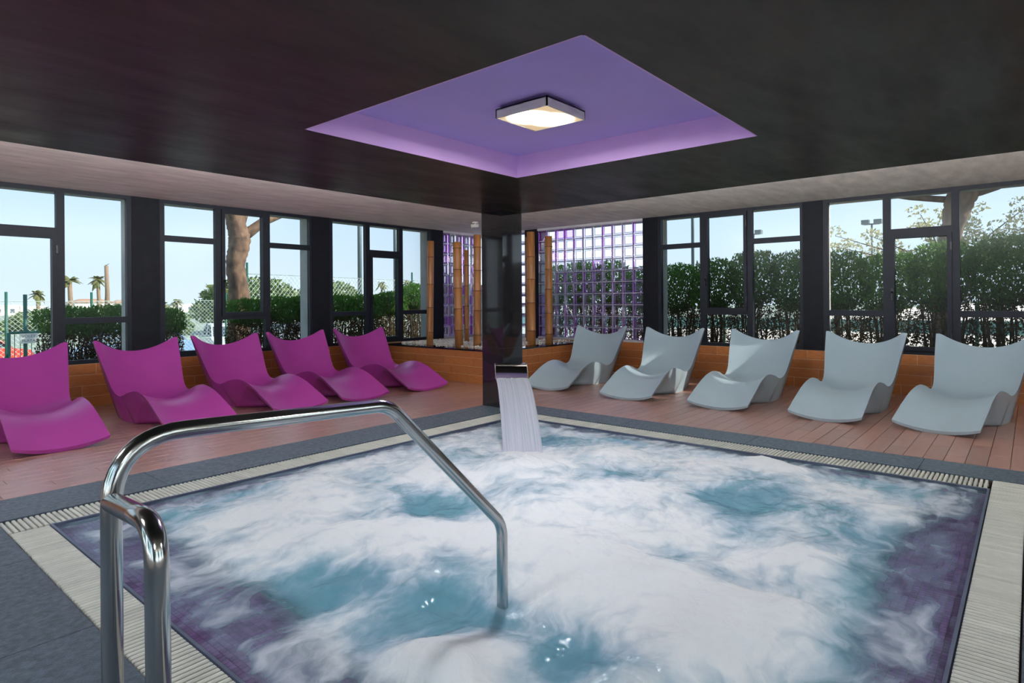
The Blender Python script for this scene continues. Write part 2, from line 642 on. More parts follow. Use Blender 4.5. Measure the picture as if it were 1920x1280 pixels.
for p in planks[:300]:
    sx, sy = round(p[1] - p[0], 3), round(p[3] - p[2], 3)
    if (sx, sy) not in plank_cache:
        plank_cache[(sx, sy)] = MB().bbox(-sx / 2 + g, sx / 2 - g, -sy / 2 + g, sy / 2 - g, -0.014, 0.0, 0.0015).mesh('plank', 'plank')
    link('plank', plank_cache[(sx, sy)], floor, ((p[0] + p[1]) / 2, (p[2] + p[3]) / 2, 0))
rest = MB()
for p in planks[300:]:
    rest.bbox(p[0] + g, p[1] - g, p[2] + g, p[3] - g, -0.014, 0.0, 0.0015)
tag(rest.build('planks', 'plank', floor), kind='stuff')

# ================================================================== POOL
pool = MB()
t = 0.05
BX0, BX1, BY0, BY1 = PX0 + 0.36, PX1 - 0.20, PY0 + 0.30, PY1 - 0.22   # deep basin
LZ = -0.035
# ledge plates (mosaic grout bed), basin walls and floor
pool.box(PX0, BX0, PY0, PY1, -0.30, LZ - 0.004)
pool.box(BX1, PX1, PY0, PY1, -0.30, LZ - 0.004)
pool.box(BX0, BX1, PY0, BY0, -0.30, LZ - 0.004)
pool.box(BX0, BX1, BY1, PY1, -0.30, LZ - 0.004)
pool = pool.build('pool_basin', 'mosaic_grout')
tag(pool, 'square whirlpool basin with purple mosaic ledge sunk into the floor', 'pool', kind='structure')
bw = MB()
bw.box(BX0 - 0.05, BX0, BY0 - 0.05, BY1 + 0.05, -0.9, -0.3)
bw.box(BX1, BX1 + 0.05, BY0 - 0.05, BY1 + 0.05, -0.9, -0.3)
bw.box(BX0, BX1, BY0 - 0.05, BY0, -0.9, -0.3)
bw.box(BX0, BX1, BY1, BY1 + 0.05, -0.9, -0.3)
bw.box(BX0 - 0.05, BX1 + 0.05, BY0 - 0.05, BY1 + 0.05, -0.95, -0.9)
bw.build('basin_shell', 'basin', pool)
bu = MB()
for a_, b_, c_, d_ in ((BX0 - .02, BX0 + .004, BY0, BY1), (BX1 - .004, BX1 + .02, BY0, BY1), (BX0, BX1, BY0 - .02, BY0 + .004), (BX0, BX1, BY1 - .004, BY1 + .02)):
    bu.box(a_, b_, c_, d_, -.32, LZ - .001)
bu.build('ledge_edge', 'mosaic', pool)
mos = MB()
MP = 0.0245
nx = int((PX1 - PX0) / MP)
ny = int((PY1 - PY0) / MP)
for i in range(nx):
    for j in range(ny):
        x, y = PX0 + i * MP, PY0 + j * MP
        if BX0 < x + MP and x < BX1 and BY0 < y + MP and y < BY1:
            continue
        mos.add([(x + .001, y + .001, LZ - .003), (x + MP - .001, y + .001, LZ - .003), (x + MP - .001, y + MP - .001, LZ - .003), (x + .001, y + MP - .001, LZ - .003),
                 (x + .001, y + .001, LZ), (x + MP - .001, y + .001, LZ), (x + MP - .001, y + MP - .001, LZ), (x + .001, y + MP - .001, LZ)],
                [(4, 5, 6, 7), (0, 1, 5, 4), (1, 2, 6, 5), (2, 3, 7, 6), (3, 0, 4, 7)])
tag(mos.build('mosaic_tiles', 'mosaic', pool, fix=False), kind='stuff')
# raised lip and overflow channel
lip = MB()
w = 0.012
lip.box(PX0 - w, PX0, PY0 - w, PY1 + w, -0.12, -0.003)
lip.box(PX1, PX1 + w, PY0 - w, PY1 + w, -0.12, -0.003)
lip.box(PX0, PX1, PY0 - w, PY0, -0.12, -0.003)
lip.box(PX0, PX1, PY1, PY1 + w, -0.12, -0.003)
lip.build('rim', 'rim_blue', pool)
ch = MB()
ch.box(GX0, PX0 - w, GY0, GY1, -0.14, -0.11)
ch.box(PX1 + w, GX1, GY0, GY1, -0.14, -0.11)
ch.box(PX0 - w, PX1 + w, GY0, PY0 - w, -0.14, -0.11)
ch.box(PX0 - w, PX1 + w, PY1 + w, GY1, -0.14, -0.11)
ch.build('overflow_channel', 'channel', pool)

# gratings: one object per side, every slat a part
def grating(x0, x1, y0, y1, along, label):
    root = empty('overflow_grating', ((x0 + x1) / 2, (y0 + y1) / 2, 0))
    tag(root, label, 'grating', 'cream slatted gratings round the whirlpool')
    cx, cy = (x0 + x1) / 2, (y0 + y1) / 2
    n = int((x1 - x0 if along == 'x' else y1 - y0) / 0.0265)
    pitch = (x1 - x0 if along == 'x' else y1 - y0) / n
    hw, hl = 0.0085, ((y1 - y0) if along == 'x' else (x1 - x0)) / 2 - 0.006
    if along == 'x':
        me = MB().bbox(-hw, hw, -hl, hl, -0.022, 0, 0.004).mesh('slat', 'grate')
    else:
        me = MB().bbox(-hl, hl, -hw, hw, -0.022, 0, 0.004).mesh('slat', 'grate')
    for i in range(n):
        a = (i + 0.5) * pitch
        if along == 'x':
            link('slat', me, root, (x0 + a - cx, 0, -0.002))
        else:
            link('slat', me, root, (0, y0 + a - cy, -0.002))
    for f in (-0.5, 0.5):
        b = MB()
        if along == 'x':
            b.box(x0 - cx, x1 - cx, f * hl - .006, f * hl + .006, -0.034, -0.018)
        else:
            b.box(f * hl - .006, f * hl + .006, y0 - cy, y1 - cy, -0.034, -0.018)
        b.build('support_bar', 'grate', root)
    # legs that carry the grating on the channel
    leg = MB()
    L = (x1 - x0 if along == 'x' else y1 - y0) / 2
    for k in (-0.9, -0.3, 0.3, 0.9):
        if along == 'x':
            leg.box(k * L - .01, k * L + .01, -hl * .8, hl * .8, -0.11, -0.03)
        else:
            leg.box(-hl * .8, hl * .8, k * L - .01, k * L + .01, -0.11, -0.03)
    leg.build('foot', 'grate', root)
    return root
grating(GX0, PX0 - w, GY0 + 0.19, PY1, 'y', 'cream slatted overflow grating under the steel handrail posts')
grating(PX1 + w, GX1 - 0.01, PY0, PY1, 'y', 'cream slatted overflow grating on the side of the pale grey loungers')
grating(GX0, GX1, GY0, PY0 - w, 'x', 'cream slatted overflow grating at right angles to the pale loungers, open deck behind it')
grating(GX0, GX1, PY1 + w, GY1 - 0.01, 'x', 'cream slatted overflow grating on the side of the magenta loungers')

# ------------------------------------------------------------------ whirlpool water
def lattice_noise(rng, x, y, freq, seed):
    rs = np.random.RandomState(seed)
    n = 64
    lat = rs.rand(n, n)
    X, Y = x * freq, y * freq
    xi, yi = np.floor(X).astype(int), np.floor(Y).astype(int)
    fx, fy = X - xi, Y - yi
    fx = fx * fx * fx * (fx * (fx * 6 - 15) + 10)
    fy = fy * fy * fy * (fy * (fy * 6 - 15) + 10)
    g = lambda a, b: lat[np.mod(a, n), np.mod(b, n)]
    return (g(xi, yi) * (1 - fx) + g(xi + 1, yi) * fx) * (1 - fy) + (g(xi, yi + 1) * (1 - fx) + g(xi + 1, yi + 1) * fx) * fy

def fbm(x, y, freq, octv, seed, gain=0.5):
    s = np.zeros_like(x)
    a, tot = 1.0, 0.0
    for o in range(octv):
        s += a * lattice_noise(None, x + 13.7 * o, y + 7.3 * o, freq * 2 ** o, seed + o)
        tot += a
        a *= gain
    return s / tot

NW = 520
gx = np.linspace(PX0 + 0.001, PX1 - 0.001, NW)
gy = np.linspace(PY0 + 0.001, PY1 - 0.001, NW)
GX, GY = np.meshgrid(gx, gy, indexing='ij')
wx = GX + 0.35 * (fbm(GX, GY, 1.3, 3, 11) - 0.5)
wy = GY + 0.35 * (fbm(GX, GY, 1.3, 3, 21) - 0.5)
sm = lambda a, b, v: (lambda t_: t_ * t_ * (3 - 2 * t_))(np.clip((v - a) / (b - a), 0, 1))
edge_n = 0.22 * (fbm(GX, GY, 2.2, 4, 5) - 0.5)
inner = sm(0.16, 0.42, GX - PX0 + edge_n) * sm(0.08, 0.58, GY - PY0 + 1.5 * edge_n) * sm(0.05, 0.26, PX1 - GX + 0.5 * edge_n) * sm(0.02, 0.22, PY1 - GY + 0.5 * edge_n)
edge0 = sm(0.0, 0.10, GX - PX0) * sm(0.0, 0.10, GY - PY0) * sm(0, 0.08, PX1 - GX) * sm(0, 0.08, PY1 - GY)
mounds = [(4.52, 1.44, .16, .05, 1.0), (3.87, .58, .17, .07, .9), (2.33, 1.22, .30, .085, .8), (1.46, 1.42, .20, .10, .8), (1.94, .86, .28, .09, .8),
          (4.15, 2.49, .22, .07, .7), (1.86, 2.49, .40, .05, .8), (2.29, 1.62, .30, .05, .5), (1.67, 3.18, .30, .04, .5), (2.95, .85, .30, .05, .5),
          (3.45, 2.78, .34, .07, .9), (3.0, 3.3, .3, .04, .5), (2.6, 2.0, .45, .05, .5), (3.2, 1.9, .4, .04, .4), (2.0, 3.6, .3, .03, .4), (3.6, 3.5, .25, .03, .3), (2.3, .75, .22, .06, .5)]
hollows = [(2.48, 2.74, .24, .9), (3.62, 1.42, .20, 1.1), (1.33, 2.30, .24, .8), (1.72, 1.18, .16, .9), (1.62, 1.70, .20, .9), (1.50, 3.14, .22, .45), (2.60, 1.05, .17, .6),
           (3.87, 2.12, .18, .5), (2.61, 3.48, .22, .35), (1.80, 1.50, .13, .7), (2.75, 1.35, .15, .45), (3.0, 1.15, .16, .4), (1.2, 3.6, .2, .3), (4.2, 3.2, .25, .35)]
H = 0.065 * (fbm(wx, wy, 1.7, 5, 31, 0.55) - 0.42)
foam = 0.50 + 1.25 * (fbm(wx * 1.0, wy * 1.0, 2.1, 6, 41, 0.62) - 0.42)
for x, y, r, h, f in mounds:
    d2 = ((wx - x) ** 2 + (wy - y) ** 2) / (r * r)
    H += h * np.exp(-d2)
    foam += 0.55 * f * np.exp(-d2 * 0.8)
for x, y, r, f in hollows:
    d2 = ((wx - x) ** 2 + (wy - y) ** 2) / (r * r)
    H -= 0.035 * f * np.exp(-d2)
    foam -= 0.75 * f * np.exp(-d2)
H += 0.045 * (fbm(wx, wy, 4.5, 5, 61, .6) - 0.5)
H = -0.010 + inner * H + edge0 * 0.004 * (fbm(GX, GY, 9, 3, 71) - 0.5)
film = 0.10 + 0.34 * sm(0.42, 0.66, fbm(wx, wy, 3.2, 5, 81)) + 0.25 * sm(.75, .35, PX1 - GX) * sm(.3, .6, fbm(wx, wy, 5, 3, 91))
foam = inner * foam + (1 - inner) * film * edge0
foam = np.clip(foam, 0, 1.2)
vs = np.stack([GX, GY, H], -1).reshape(-1, 3)
idx = np.arange(NW * NW).reshape(NW, NW)
quads = np.stack([idx[:-1, :-1], idx[1:, :-1], idx[1:, 1:], idx[:-1, 1:]], -1).reshape(-1, 4)
wm = bpy.data.meshes.new('pool_water')
wm.vertices.add(len(vs))
wm.vertices.foreach_set('co', vs.astype(np.float32).ravel())
wm.loops.add(quads.size)
wm.loops.foreach_set('vertex_index', quads.astype(np.int32).ravel())
wm.polygons.add(len(quads))
wm.polygons.foreach_set('loop_start', np.arange(0, quads.size, 4, dtype=np.int32))
wm.polygons.foreach_set('loop_total', np.full(len(quads), 4, dtype=np.int32))
wm.polygons.foreach_set('use_smooth', np.ones(len(quads), dtype=bool))
at = wm.attributes.new('foam', 'FLOAT', 'POINT')
at.data.foreach_set('value', foam.astype(np.float32).ravel())
deep = sm(-.12, .10, GX - BX0 + .8 * edge_n) * sm(-.12, .10, GY - BY0 + .8 * edge_n) * sm(-.03, .05, BX1 - GX) * sm(-.03, .05, BY1 - GY)
at = wm.attributes.new('deep', 'FLOAT', 'POINT')
at.data.foreach_set('value', deep.astype(np.float32).ravel())
wm.update()

def water_material():
    m, n, l, out = nt('water')
    att = n.new('ShaderNodeAttribute')
    att.attribute_name = 'foam'
    tc = n.new('ShaderNodeTexCoord')
    warp = n.new('ShaderNodeTexNoise')
    warp.inputs['Scale'].default_value = 2.6
    warp.inputs['Detail'].default_value = 3
    l.new(tc.outputs['Object'], warp.inputs['Vector'])
    sc = n.new('ShaderNodeVectorMath')
    sc.operation = 'MULTIPLY_ADD'
    sc.inputs[1].default_value = (0.55, 0.55, 0.0)
    l.new(warp.outputs['Color'], sc.inputs[0])
    l.new(tc.outputs['Object'], sc.inputs[2])
    mp = n.new('ShaderNodeMapping')
    mp.inputs['Rotation'].default_value = (0, 0, R(-42))
    mp.inputs['Scale'].default_value = (3.2, 6.5, 4.0)
    l.new(sc.outputs[0], mp.inputs['Vector'])
    fine = n.new('ShaderNodeTexNoise')
    fine.inputs['Scale'].default_value = 1.6
    fine.inputs['Detail'].default_value = 7
    fine.inputs['Roughness'].default_value = 0.55
    l.new(mp.outputs[0], fine.inputs['Vector'])
    ma = n.new('ShaderNodeMath')
    ma.operation = 'MULTIPLY_ADD'
    ma.inputs[1].default_value = 0.95
    l.new(fine.outputs['Fac'], ma.inputs[0])
    l.new(att.outputs['Fac'], ma.inputs[2])
    mr = n.new('ShaderNodeMapRange')
    mr.interpolation_type = 'SMOOTHSTEP'
    mr.inputs['From Min'].default_value = 0.34
    mr.inputs['From Max'].default_value = 1.45
    l.new(ma.outputs[0], mr.inputs['Value'])
    fcol = n.new('ShaderNodeValToRGB')
    fcol.color_ramp.elements[0].position = 0.25
    fcol.color_ramp.elements[0].color = (0.40, 0.60, 0.78, 1)
    fcol.color_ramp.elements[1].position = 1.0
    fcol.color_ramp.elements[1].color = (0.91, 0.95, 0.99, 1)
    e2 = fcol.color_ramp.elements.new(0.62)
    e2.color = (0.74, 0.84, 0.95, 1)
    l.new(mr.outputs[0], fcol.inputs['Fac'])
    dat = n.new('ShaderNodeAttribute')
    dat.attribute_name = 'deep'
    # foam
    fd = n.new('ShaderNodeBsdfPrincipled')
    l.new(fcol.outputs['Color'], fd.inputs['Base Color'])
    fd.inputs['Roughness'].default_value = 0.6
    fd.inputs['Specular IOR Level'].default_value = 0.3
    bpf = n.new('ShaderNodeBump')
    bpf.inputs['Strength'].default_value = 0.5
    bpf.inputs['Distance'].default_value = 0.06
    l.new(fine.outputs['Fac'], bpf.inputs['Height'])
    l.new(bpf.outputs[0], fd.inputs['Normal'])
    # water
    bp = n.new('ShaderNodeBump')
    bp.inputs['Strength'].default_value = 0.5
    bp.inputs['Distance'].default_value = 0.012
    l.new(fine.outputs['Fac'], bp.inputs['Height'])
    tr = n.new('ShaderNodeBsdfTransparent')
    tr.inputs['Color'].default_value = (0.72, 0.90, 0.93, 1)
    gl = n.new('ShaderNodeBsdfGlossy')
    gl.inputs['Roughness'].default_value = 0.12
    l.new(bp.outputs[0], gl.inputs['Normal'])
    fr = n.new('ShaderNodeFresnel')
    fr.inputs['IOR'].default_value = 1.33
    l.new(bp.outputs[0], fr.inputs['Normal'])
    # aerated water scatters light where the basin is deep
    turb = n.new('ShaderNodeBsdfDiffuse')
    tcol = n.new('ShaderNodeMix')
    tcol.data_type = 'RGBA'
    tcol.inputs[6].default_value = (0.16, 0.46, 0.52, 1)
    tcol.inputs[7].default_value = (0.18, 0.36, 0.54, 1)
    l.new(warp.outputs['Fac'], tcol.inputs[0])
    l.new(tcol.outputs[2], turb.inputs['Color'])
    dm = n.new('ShaderNodeMath')
    dm.operation = 'MULTIPLY'
    dm.inputs[1].default_value = 0.85
    l.new(dat.outputs['Fac'], dm.inputs[0])
    mt = n.new('ShaderNodeMixShader')
    l.new(dm.outputs[0], mt.inputs[0])
    l.new(tr.outputs[0], mt.inputs[1])
    l.new(turb.outputs[0], mt.inputs[2])
    mw = n.new('ShaderNodeMixShader')
    l.new(fr.outputs[0], mw.inputs[0])
    l.new(mt.outputs[0], mw.inputs[1])
    l.new(gl.outputs[0], mw.inputs[2])
    mx = n.new('ShaderNodeMixShader')
    l.new(mr.outputs[0], mx.inputs[0])
    l.new(mw.outputs[0], mx.inputs[1])
    l.new(fd.outputs[0], mx.inputs[2])
    l.new(mx.outputs[0], out.inputs['Surface'])
    return m
water_material()
wm.materials.append(MATS['water'])
water = link('pool_water', wm)
tag(water, 'churning teal water with white foam filling the whirlpool', 'water', kind='stuff')

# ================================================================== CEILING
ceil = MB()
ceil.box(XB, XR + 0.3, YN, YL + 0.3, CEIL, CEIL + 0.25)
ceil = ceil.build('ceiling', 'ceiling_beige')
tag(ceil, 'pale beige plaster ceiling with a dark dropped panel and lavender recess', 'ceiling', kind='structure')
RX0, RX1, RY0, RY1, RT = 1.935, 3.85, 1.28, 3.205, 2.368
dr = MB()
dr.box(XB, RX0, YN, DY, DROP, CEIL)
dr.box(RX1, DX, YN, DY, DROP, CEIL)
dr.box(RX0, RX1, YN, RY0, DROP, CEIL)
dr.box(RX0, RX1, RY1, DY, DROP, CEIL)
tag(dr.build('dropped_panel', 'ceiling_dark', ceil), 'dark charcoal dropped ceiling panel')
rc = MB()
rc.box(RX0, RX1, RY0, RY1, RT, CEIL)
tag(rc.build('recess_top', 'lavender', ceil), 'lavender recess ceiling')
rs_ = MB()
q = 0.008
rs_.box(RX0, RX0 + q, RY0, RY1, DROP - 0.001, RT)
rs_.box(RX1 - q, RX1, RY0, RY1, DROP - 0.001, RT)
rs_.box(RX0, RX1, RY0, RY0 + q, DROP - 0.001, RT)
rs_.box(RX0, RX1, RY1 - q, RY1, DROP - 0.001, RT)
tag(rs_.build('recess_side', 'lavender_side', ceil), 'lilac recess side faces')

def ceiling_lamp(cx, cy, zt, label, group=None):
    root = empty('ceiling_lamp', (cx, cy, zt))
    tag(root, label, 'lamp', group)
    zb = -0.075
    h = 0.193
    MB().box(-.135, .135, -.135, .135, zb + .045, 0).build('mounting_base', 'black_plastic', root)
    fr = MB()
    for s in (-1, 1):
        fr.box(s * h, s * (h - .008), -h, h, zb, zb + .055)
        fr.box(-h, h, s * h, s * (h - .008), zb, zb + .055)
    fr.box(-h, h, -h, h, zb + .048, zb + .055)
    fr.build('housing', 'white_metal', root)
    MB().box(-h + .008, h - .008, -h + .008, h - .008, zb + .003, zb + .012).build('diffuser', 'diffuser', root)
    return root
ceiling_lamp(2.955, 2.268, RT, 'square glowing ceiling lamp in the lavender recess above the pool')
for (x, y) in ((-0.9, 2.6), (2.8, -1.6), (-0.9, -1.4)):  # extra lamps added out of view to brighten the room
    ceiling_lamp(x, y, DROP, 'added unseen square lamp mounted flush on the dark dropped ceiling', 'added square lamps on the dark ceiling')

# cove lights: added strips on the panel edge that brighten ceiling and loungers
FILL_W = 200.0
pbr('fill_profile', (0.8, 0.8, 0.8), 0.5)
def fill(x, y, rz, L, label):
    root = empty('fill_light', (x, y, 2.30), rz)
    tag(root, label, 'lamp', 'cove lights added on the edge of the dropped ceiling')
    MB().box(-L / 2, L / 2, -.02, 0, -.04, .04).build('profile', 'fill_profile', root)
    d = bpy.data.lights.new('fill_lamp', 'AREA')
    d.shape = 'RECTANGLE'
    d.size, d.size_y = L - .1, .06
    d.energy = FILL_W * L / 8
    d.color = (.95, .98, 1.0)
    link('fill_lamp', d, root, (0, -.035, .01), (R(-138), 0, 0))
fill(DX + .001, (YN + DY) / 2, R(90), DY - YN - .3, 'added fill light strip on the dropped ceiling edge facing the pale loungers')
fill((XB + DX) / 2, DY + .001, R(180), DX - XB - .3, 'added fill light strip on the dropped ceiling edge facing the magenta loungers')

# ================================================================== COLUMN
colm = MB()
colm.box(5.13, 5.466, 4.485, 4.80, 0, DROP)
column = colm.build('column', 'granite', origin=(5.298, 4.64, 0))
tag(column, 'polished black granite column at the pool corner', 'column', kind='structure')
cj = MB()
for z in (0.66, 1.98):
    cj.box(5.1295, 5.4665, 4.4845, 4.8005, z, z + 0.003)
cj.build('joint', 'black_plastic', column, origin=(5.298, 4.64, 0))

# ================================================================== WALLS, POSTS, WINDOWS
def lower_wall(side, name, label, u0, u1, tiles=True, height=SILL):
    mb = MB()
    wbox(mb, side, u0, u1, 0.004, 0.30, -0.3, height)
    o = mb.build(name, 'grout_wall' if tiles else 'plaster')
    tag(o, label, 'wall', kind='structure')
    if tiles:
        rows, rh, tl = 4, height / 4, 0.62
        cache = {}
        for r_ in range(rows):
            off = (0.0, 0.31, 0.12, 0.45)[r_]
            i0 = int(math.floor((u0 - off) / tl))
            i1 = int(math.ceil((u1 - off) / tl))
            for i in range(i0, i1):
                a, b = max(i * tl + off, u0), min((i + 1) * tl + off, u1)
                if b - a < 0.02:
                    continue
                L = round(b - a, 3)
                if L not in cache:
                    m2 = MB()
                    if side in ('left', 'near'):
                        m2.box(-L / 2 + .0025, L / 2 - .0025, 0, .004, .0025, rh - .0025)
                    else:
                        m2.box(0, .004, -L / 2 + .0025, L / 2 - .0025, .0025, rh - .0025)
                    cache[L] = m2.mesh('wall_tile', 'wall_tile')
                c = wp(side, (a + b) / 2, 0, r_ * rh)
                link('wall_tile', cache[L], o, c)
    return o

wall_left = lower_wall('left', 'wall_left', 'low terracotta plank-tiled wall under the windows behind the magenta loungers', XB, XR)
wall_right = lower_wall('right', 'wall_right', 'low terracotta plank-tiled wall under the windows behind the pale loungers', YN, YL)
wall_back = lower_wall('back', 'wall_back', 'plain low wall facing the pale loungers across the pool', YN, YL + .3, tiles=False)
wall_near = lower_wall('near', 'wall_near', 'plain low wall facing the magenta loungers across the pool', XB - .3, XR + .3, tiles=False)

def posts(side, wall, spans, outer=True):
    for (a, b) in spans:
        mb = MB()
        wbox(mb, side, a, b, 0.0, 0.09, SILL, CEIL)
        mb.build('post', 'post', wall)
        if outer:
            m2 = MB()
            wbox(m2, side, a - 0.02, b + 0.02, 0.09, 0.30, -0.1, CEIL)
            m2.build('outer_pillar', 'masonry', wall)

posts('left', wall_left, [(-2.6, -1.87), (0.255, 0.565), (2.687, 3.002), (5.12, 5.425), (7.555, 7.835)])
posts('right', wall_right, [(-3.0, -2.42), (-0.28, -0.03), (2.11, 2.36), (4.495, 4.75), (6.885, 7.18)])
posts('back', wall_back, [(-3.0, -2.42), (-0.28, -0.03), (2.11, 2.41), (4.55, 4.85), (7.0, 8.3)])
posts('near', wall_near, [(-2.6, -1.87), (0.255, 0.565), (2.705, 3.0), (5.14, 5.44), (7.58, 8.84)])
for side, wall, u0, u1 in (('left', wall_left, XB, XR + .3), ('right', wall_right, YN, YL + .09), ('back', wall_back, YN, YL + .3), ('near', wall_near, XB, XR)):
    mb = MB()
    wbox(mb, side, u0, u1, 0.09, 0.30, 2.455, CEIL)
    mb.build('outer_lintel', 'masonry', wall)
    mb = MB()
    wbox(mb, side, u0, u1, 0.08, 0.36, SILL - .03, SILL + .012)
    mb.build('outer_sill', 'masonry', wall)

WN = [0]
def plate(mb, side, u0, u1, z0, z1, holes, d0, d1):
    us = sorted(set([u0, u1] + [h[0] for h in holes] + [h[1] for h in holes]))
    zs = sorted(set([z0, z1] + [h[2] for h in holes] + [h[3] for h in holes]))
    solid = [[not any(h[0] <= (us[i] + us[i + 1]) / 2 <= h[1] and h[2] <= (zs[j] + zs[j + 1]) / 2 <= h[3] for h in holes)
              for j in range(len(zs) - 1)] for i in range(len(us) - 1)]
    for j in range(len(zs) - 1):
        i = 0
        while i < len(us) - 1:
            if solid[i][j]:
                k = i
                while k + 1 < len(us) - 1 and solid[k + 1][j]:
                    k += 1
                wbox(mb, side, us[i], us[k + 1], d0, d1, zs[j], zs[j + 1])
                i = k + 1
            else:
                i += 1

def window(side, u0, u1, kind, label):
    WN[0] += 1
    s = (u1 - u0) / 2.12
    panes, sash = [], []
    if kind == 'A':
        b1, b2, b3 = (.058, .688), (.808, 1.338), (1.455, 2.085)
        panes += [(*b1, 2.045, 2.445), (*b1, .575, 1.972), (*b3, 2.045, 2.445), (*b3, .575, 1.972), (b2[0] - .04, b2[1] + .045, .548, .964)]
        sash += [(b2[0], b2[1], 1.062, 2.398)]
    else:
        b1, b2, b3 = (.060, .680), (.760, 1.372), (1.450, 2.070)
        panes += [(*b1, 1.035, 2.445), (*b1, .548, .963), (*b3, 1.035, 2.445), (*b3, .548, .963), (*b2, 2.042, 2.442)]
        sash += [(b2[0] + .042, b2[1] - .042, .598, 1.922)]
    flip = side in ('right', 'back')
    def mapu(p):
        a, b = u0 + p[0] * s, u0 + p[1] * s
        if flip:
            a, b = u1 - p[1] * s, u1 - p[0] * s
        return (a, b, p[2], p[3])
    panes = [mapu(p) for p in panes]
    sash = [mapu(p) for p in sash]
    mb = MB()
    plate(mb, side, u0, u1, SILL, CEIL, panes + sash, 0.005, 0.075)
    o = mb.build('window_%d' % WN[0], 'frame')
    tag(o, label, 'window', kind='structure')
    for p in panes + sash:
        g_ = MB()
        wbox(g_, side, p[0] - .008, p[1] + .008, 0.036, 0.042, p[2] - .008, p[3] + .008)
        g_.build('pane', 'pane' if side in ('left', 'right') else 'pane_clear', o)
    for p in sash:
        r_ = MB()
        plate(r_, side, p[0] - .045, p[1] + .045, p[2] - .05, p[3] + .045, [p], -0.018, 0.005)
        sf = r_.build('sash_frame', 'frame', o)
        ue = p[0] - .022 if not flip else p[1] + .022
        zc = (p[2] + p[3]) / 2 if kind == 'B' else p[2] + 0.42
        hd = MB()
        wbox(hd, side, ue - .013, ue + .013, -0.030, -0.018, zc - .05, zc + .05)
        wbox(hd, side, ue - .009, ue + .009, -0.060, -0.030, zc - .012, zc + .012)
        wbox(hd, side, ue - .009, ue + .009, -0.060, -0.046, zc - .095, zc + .012)
        hd.build('handle', 'black_plastic', sf)
        uh = p[1] + .04 if not flip else p[0] - .04
        for zz in (p[2] + .12, p[3] - .12):
            hg = MB()
            wbox(hg, side, uh - .008, uh + .008, -0.030, -0.018, zz - .045, zz + .045)
            hg.build('hinge', 'black_plastic', sf)
    return o

window('left', -1.87, 0.255, 'A', 'dark framed window past the gate end of the magenta lounger row')
window('left', 0.565, 2.687, 'B', 'dark framed window looking onto the green gate and the palms')
window('left', 3.002, 5.12, 'A', 'dark framed window with the pine trunk behind it')
window('left', 5.425, 7.555, 'B', 'dark framed window beside the bamboo planter behind magenta loungers')
window('right', 2.36, 4.495, 'A', 'dark framed window next to the glass block wall behind pale loungers')
window('right', -0.03, 2.11, 'B', 'dark framed window behind pale loungers looking onto the pale-leaved tree')
window('right', -2.42, -0.28, 'A', 'dark framed window past the end of the pale lounger row')
for k, (a, b) in enumerate(((-2.42, -0.28), (-0.03, 2.11), (2.41, 4.55), (4.85, 7.0))):
    window('back', a, b, 'AB'[k % 2], 'dark framed window in the wall facing the pale loungers')['group'] = 'windows facing the pale loungers'
for k, (a, b) in enumerate(((-1.87, 0.255), (0.565, 2.705), (3.0, 5.14), (5.44, 7.58))):
    window('near', a, b, 'AB'[k % 2], 'dark framed window in the porch wall facing the magenta loungers')['group'] = 'windows in the porch wall'

# ================================================================== GLASS BLOCK WALL
gbw = MB()
GZ0, GZ1, NR = 0.53, 2.455, 10
rp = (GZ1 - GZ0) / NR
areas = [('right', 4.75, 6.885, 11), ('right', 7.18, 8.30, 6), ('left', 7.835, 8.80, 5)]
JT = 0.011
for side, a, b, nc in areas:
    holes = []
    cp = (b - a) / nc
    for i in range(nc):
        for j in range(NR):
            holes.append((a + i * cp + JT / 2, a + (i + 1) * cp - JT / 2, GZ0 + j * rp + JT / 2, GZ0 + (j + 1) * rp - JT / 2))
    # joints as bars
    for i in range(nc + 1):
        wbox(gbw, side, a + i * cp - JT / 2, a + i * cp + JT / 2, 0.028, 0.062, SILL, CEIL)
    for j in range(NR + 1):
        z = GZ0 + j * rp
        wbox(gbw, side, a, b, 0.028, 0.062, z - JT / 2, z + JT / 2)
    wbox(gbw, side, a, b, 0.0, 0.09, SILL, GZ0)
    wbox(gbw, side, a, b, 0.0, 0.09, GZ1, CEIL)
gbw = gbw.build('wall_corner', 'mortar')
tag(gbw, 'glass block wall with violet tinted blocks in the corner behind the bamboo', 'glass wall', kind='structure')

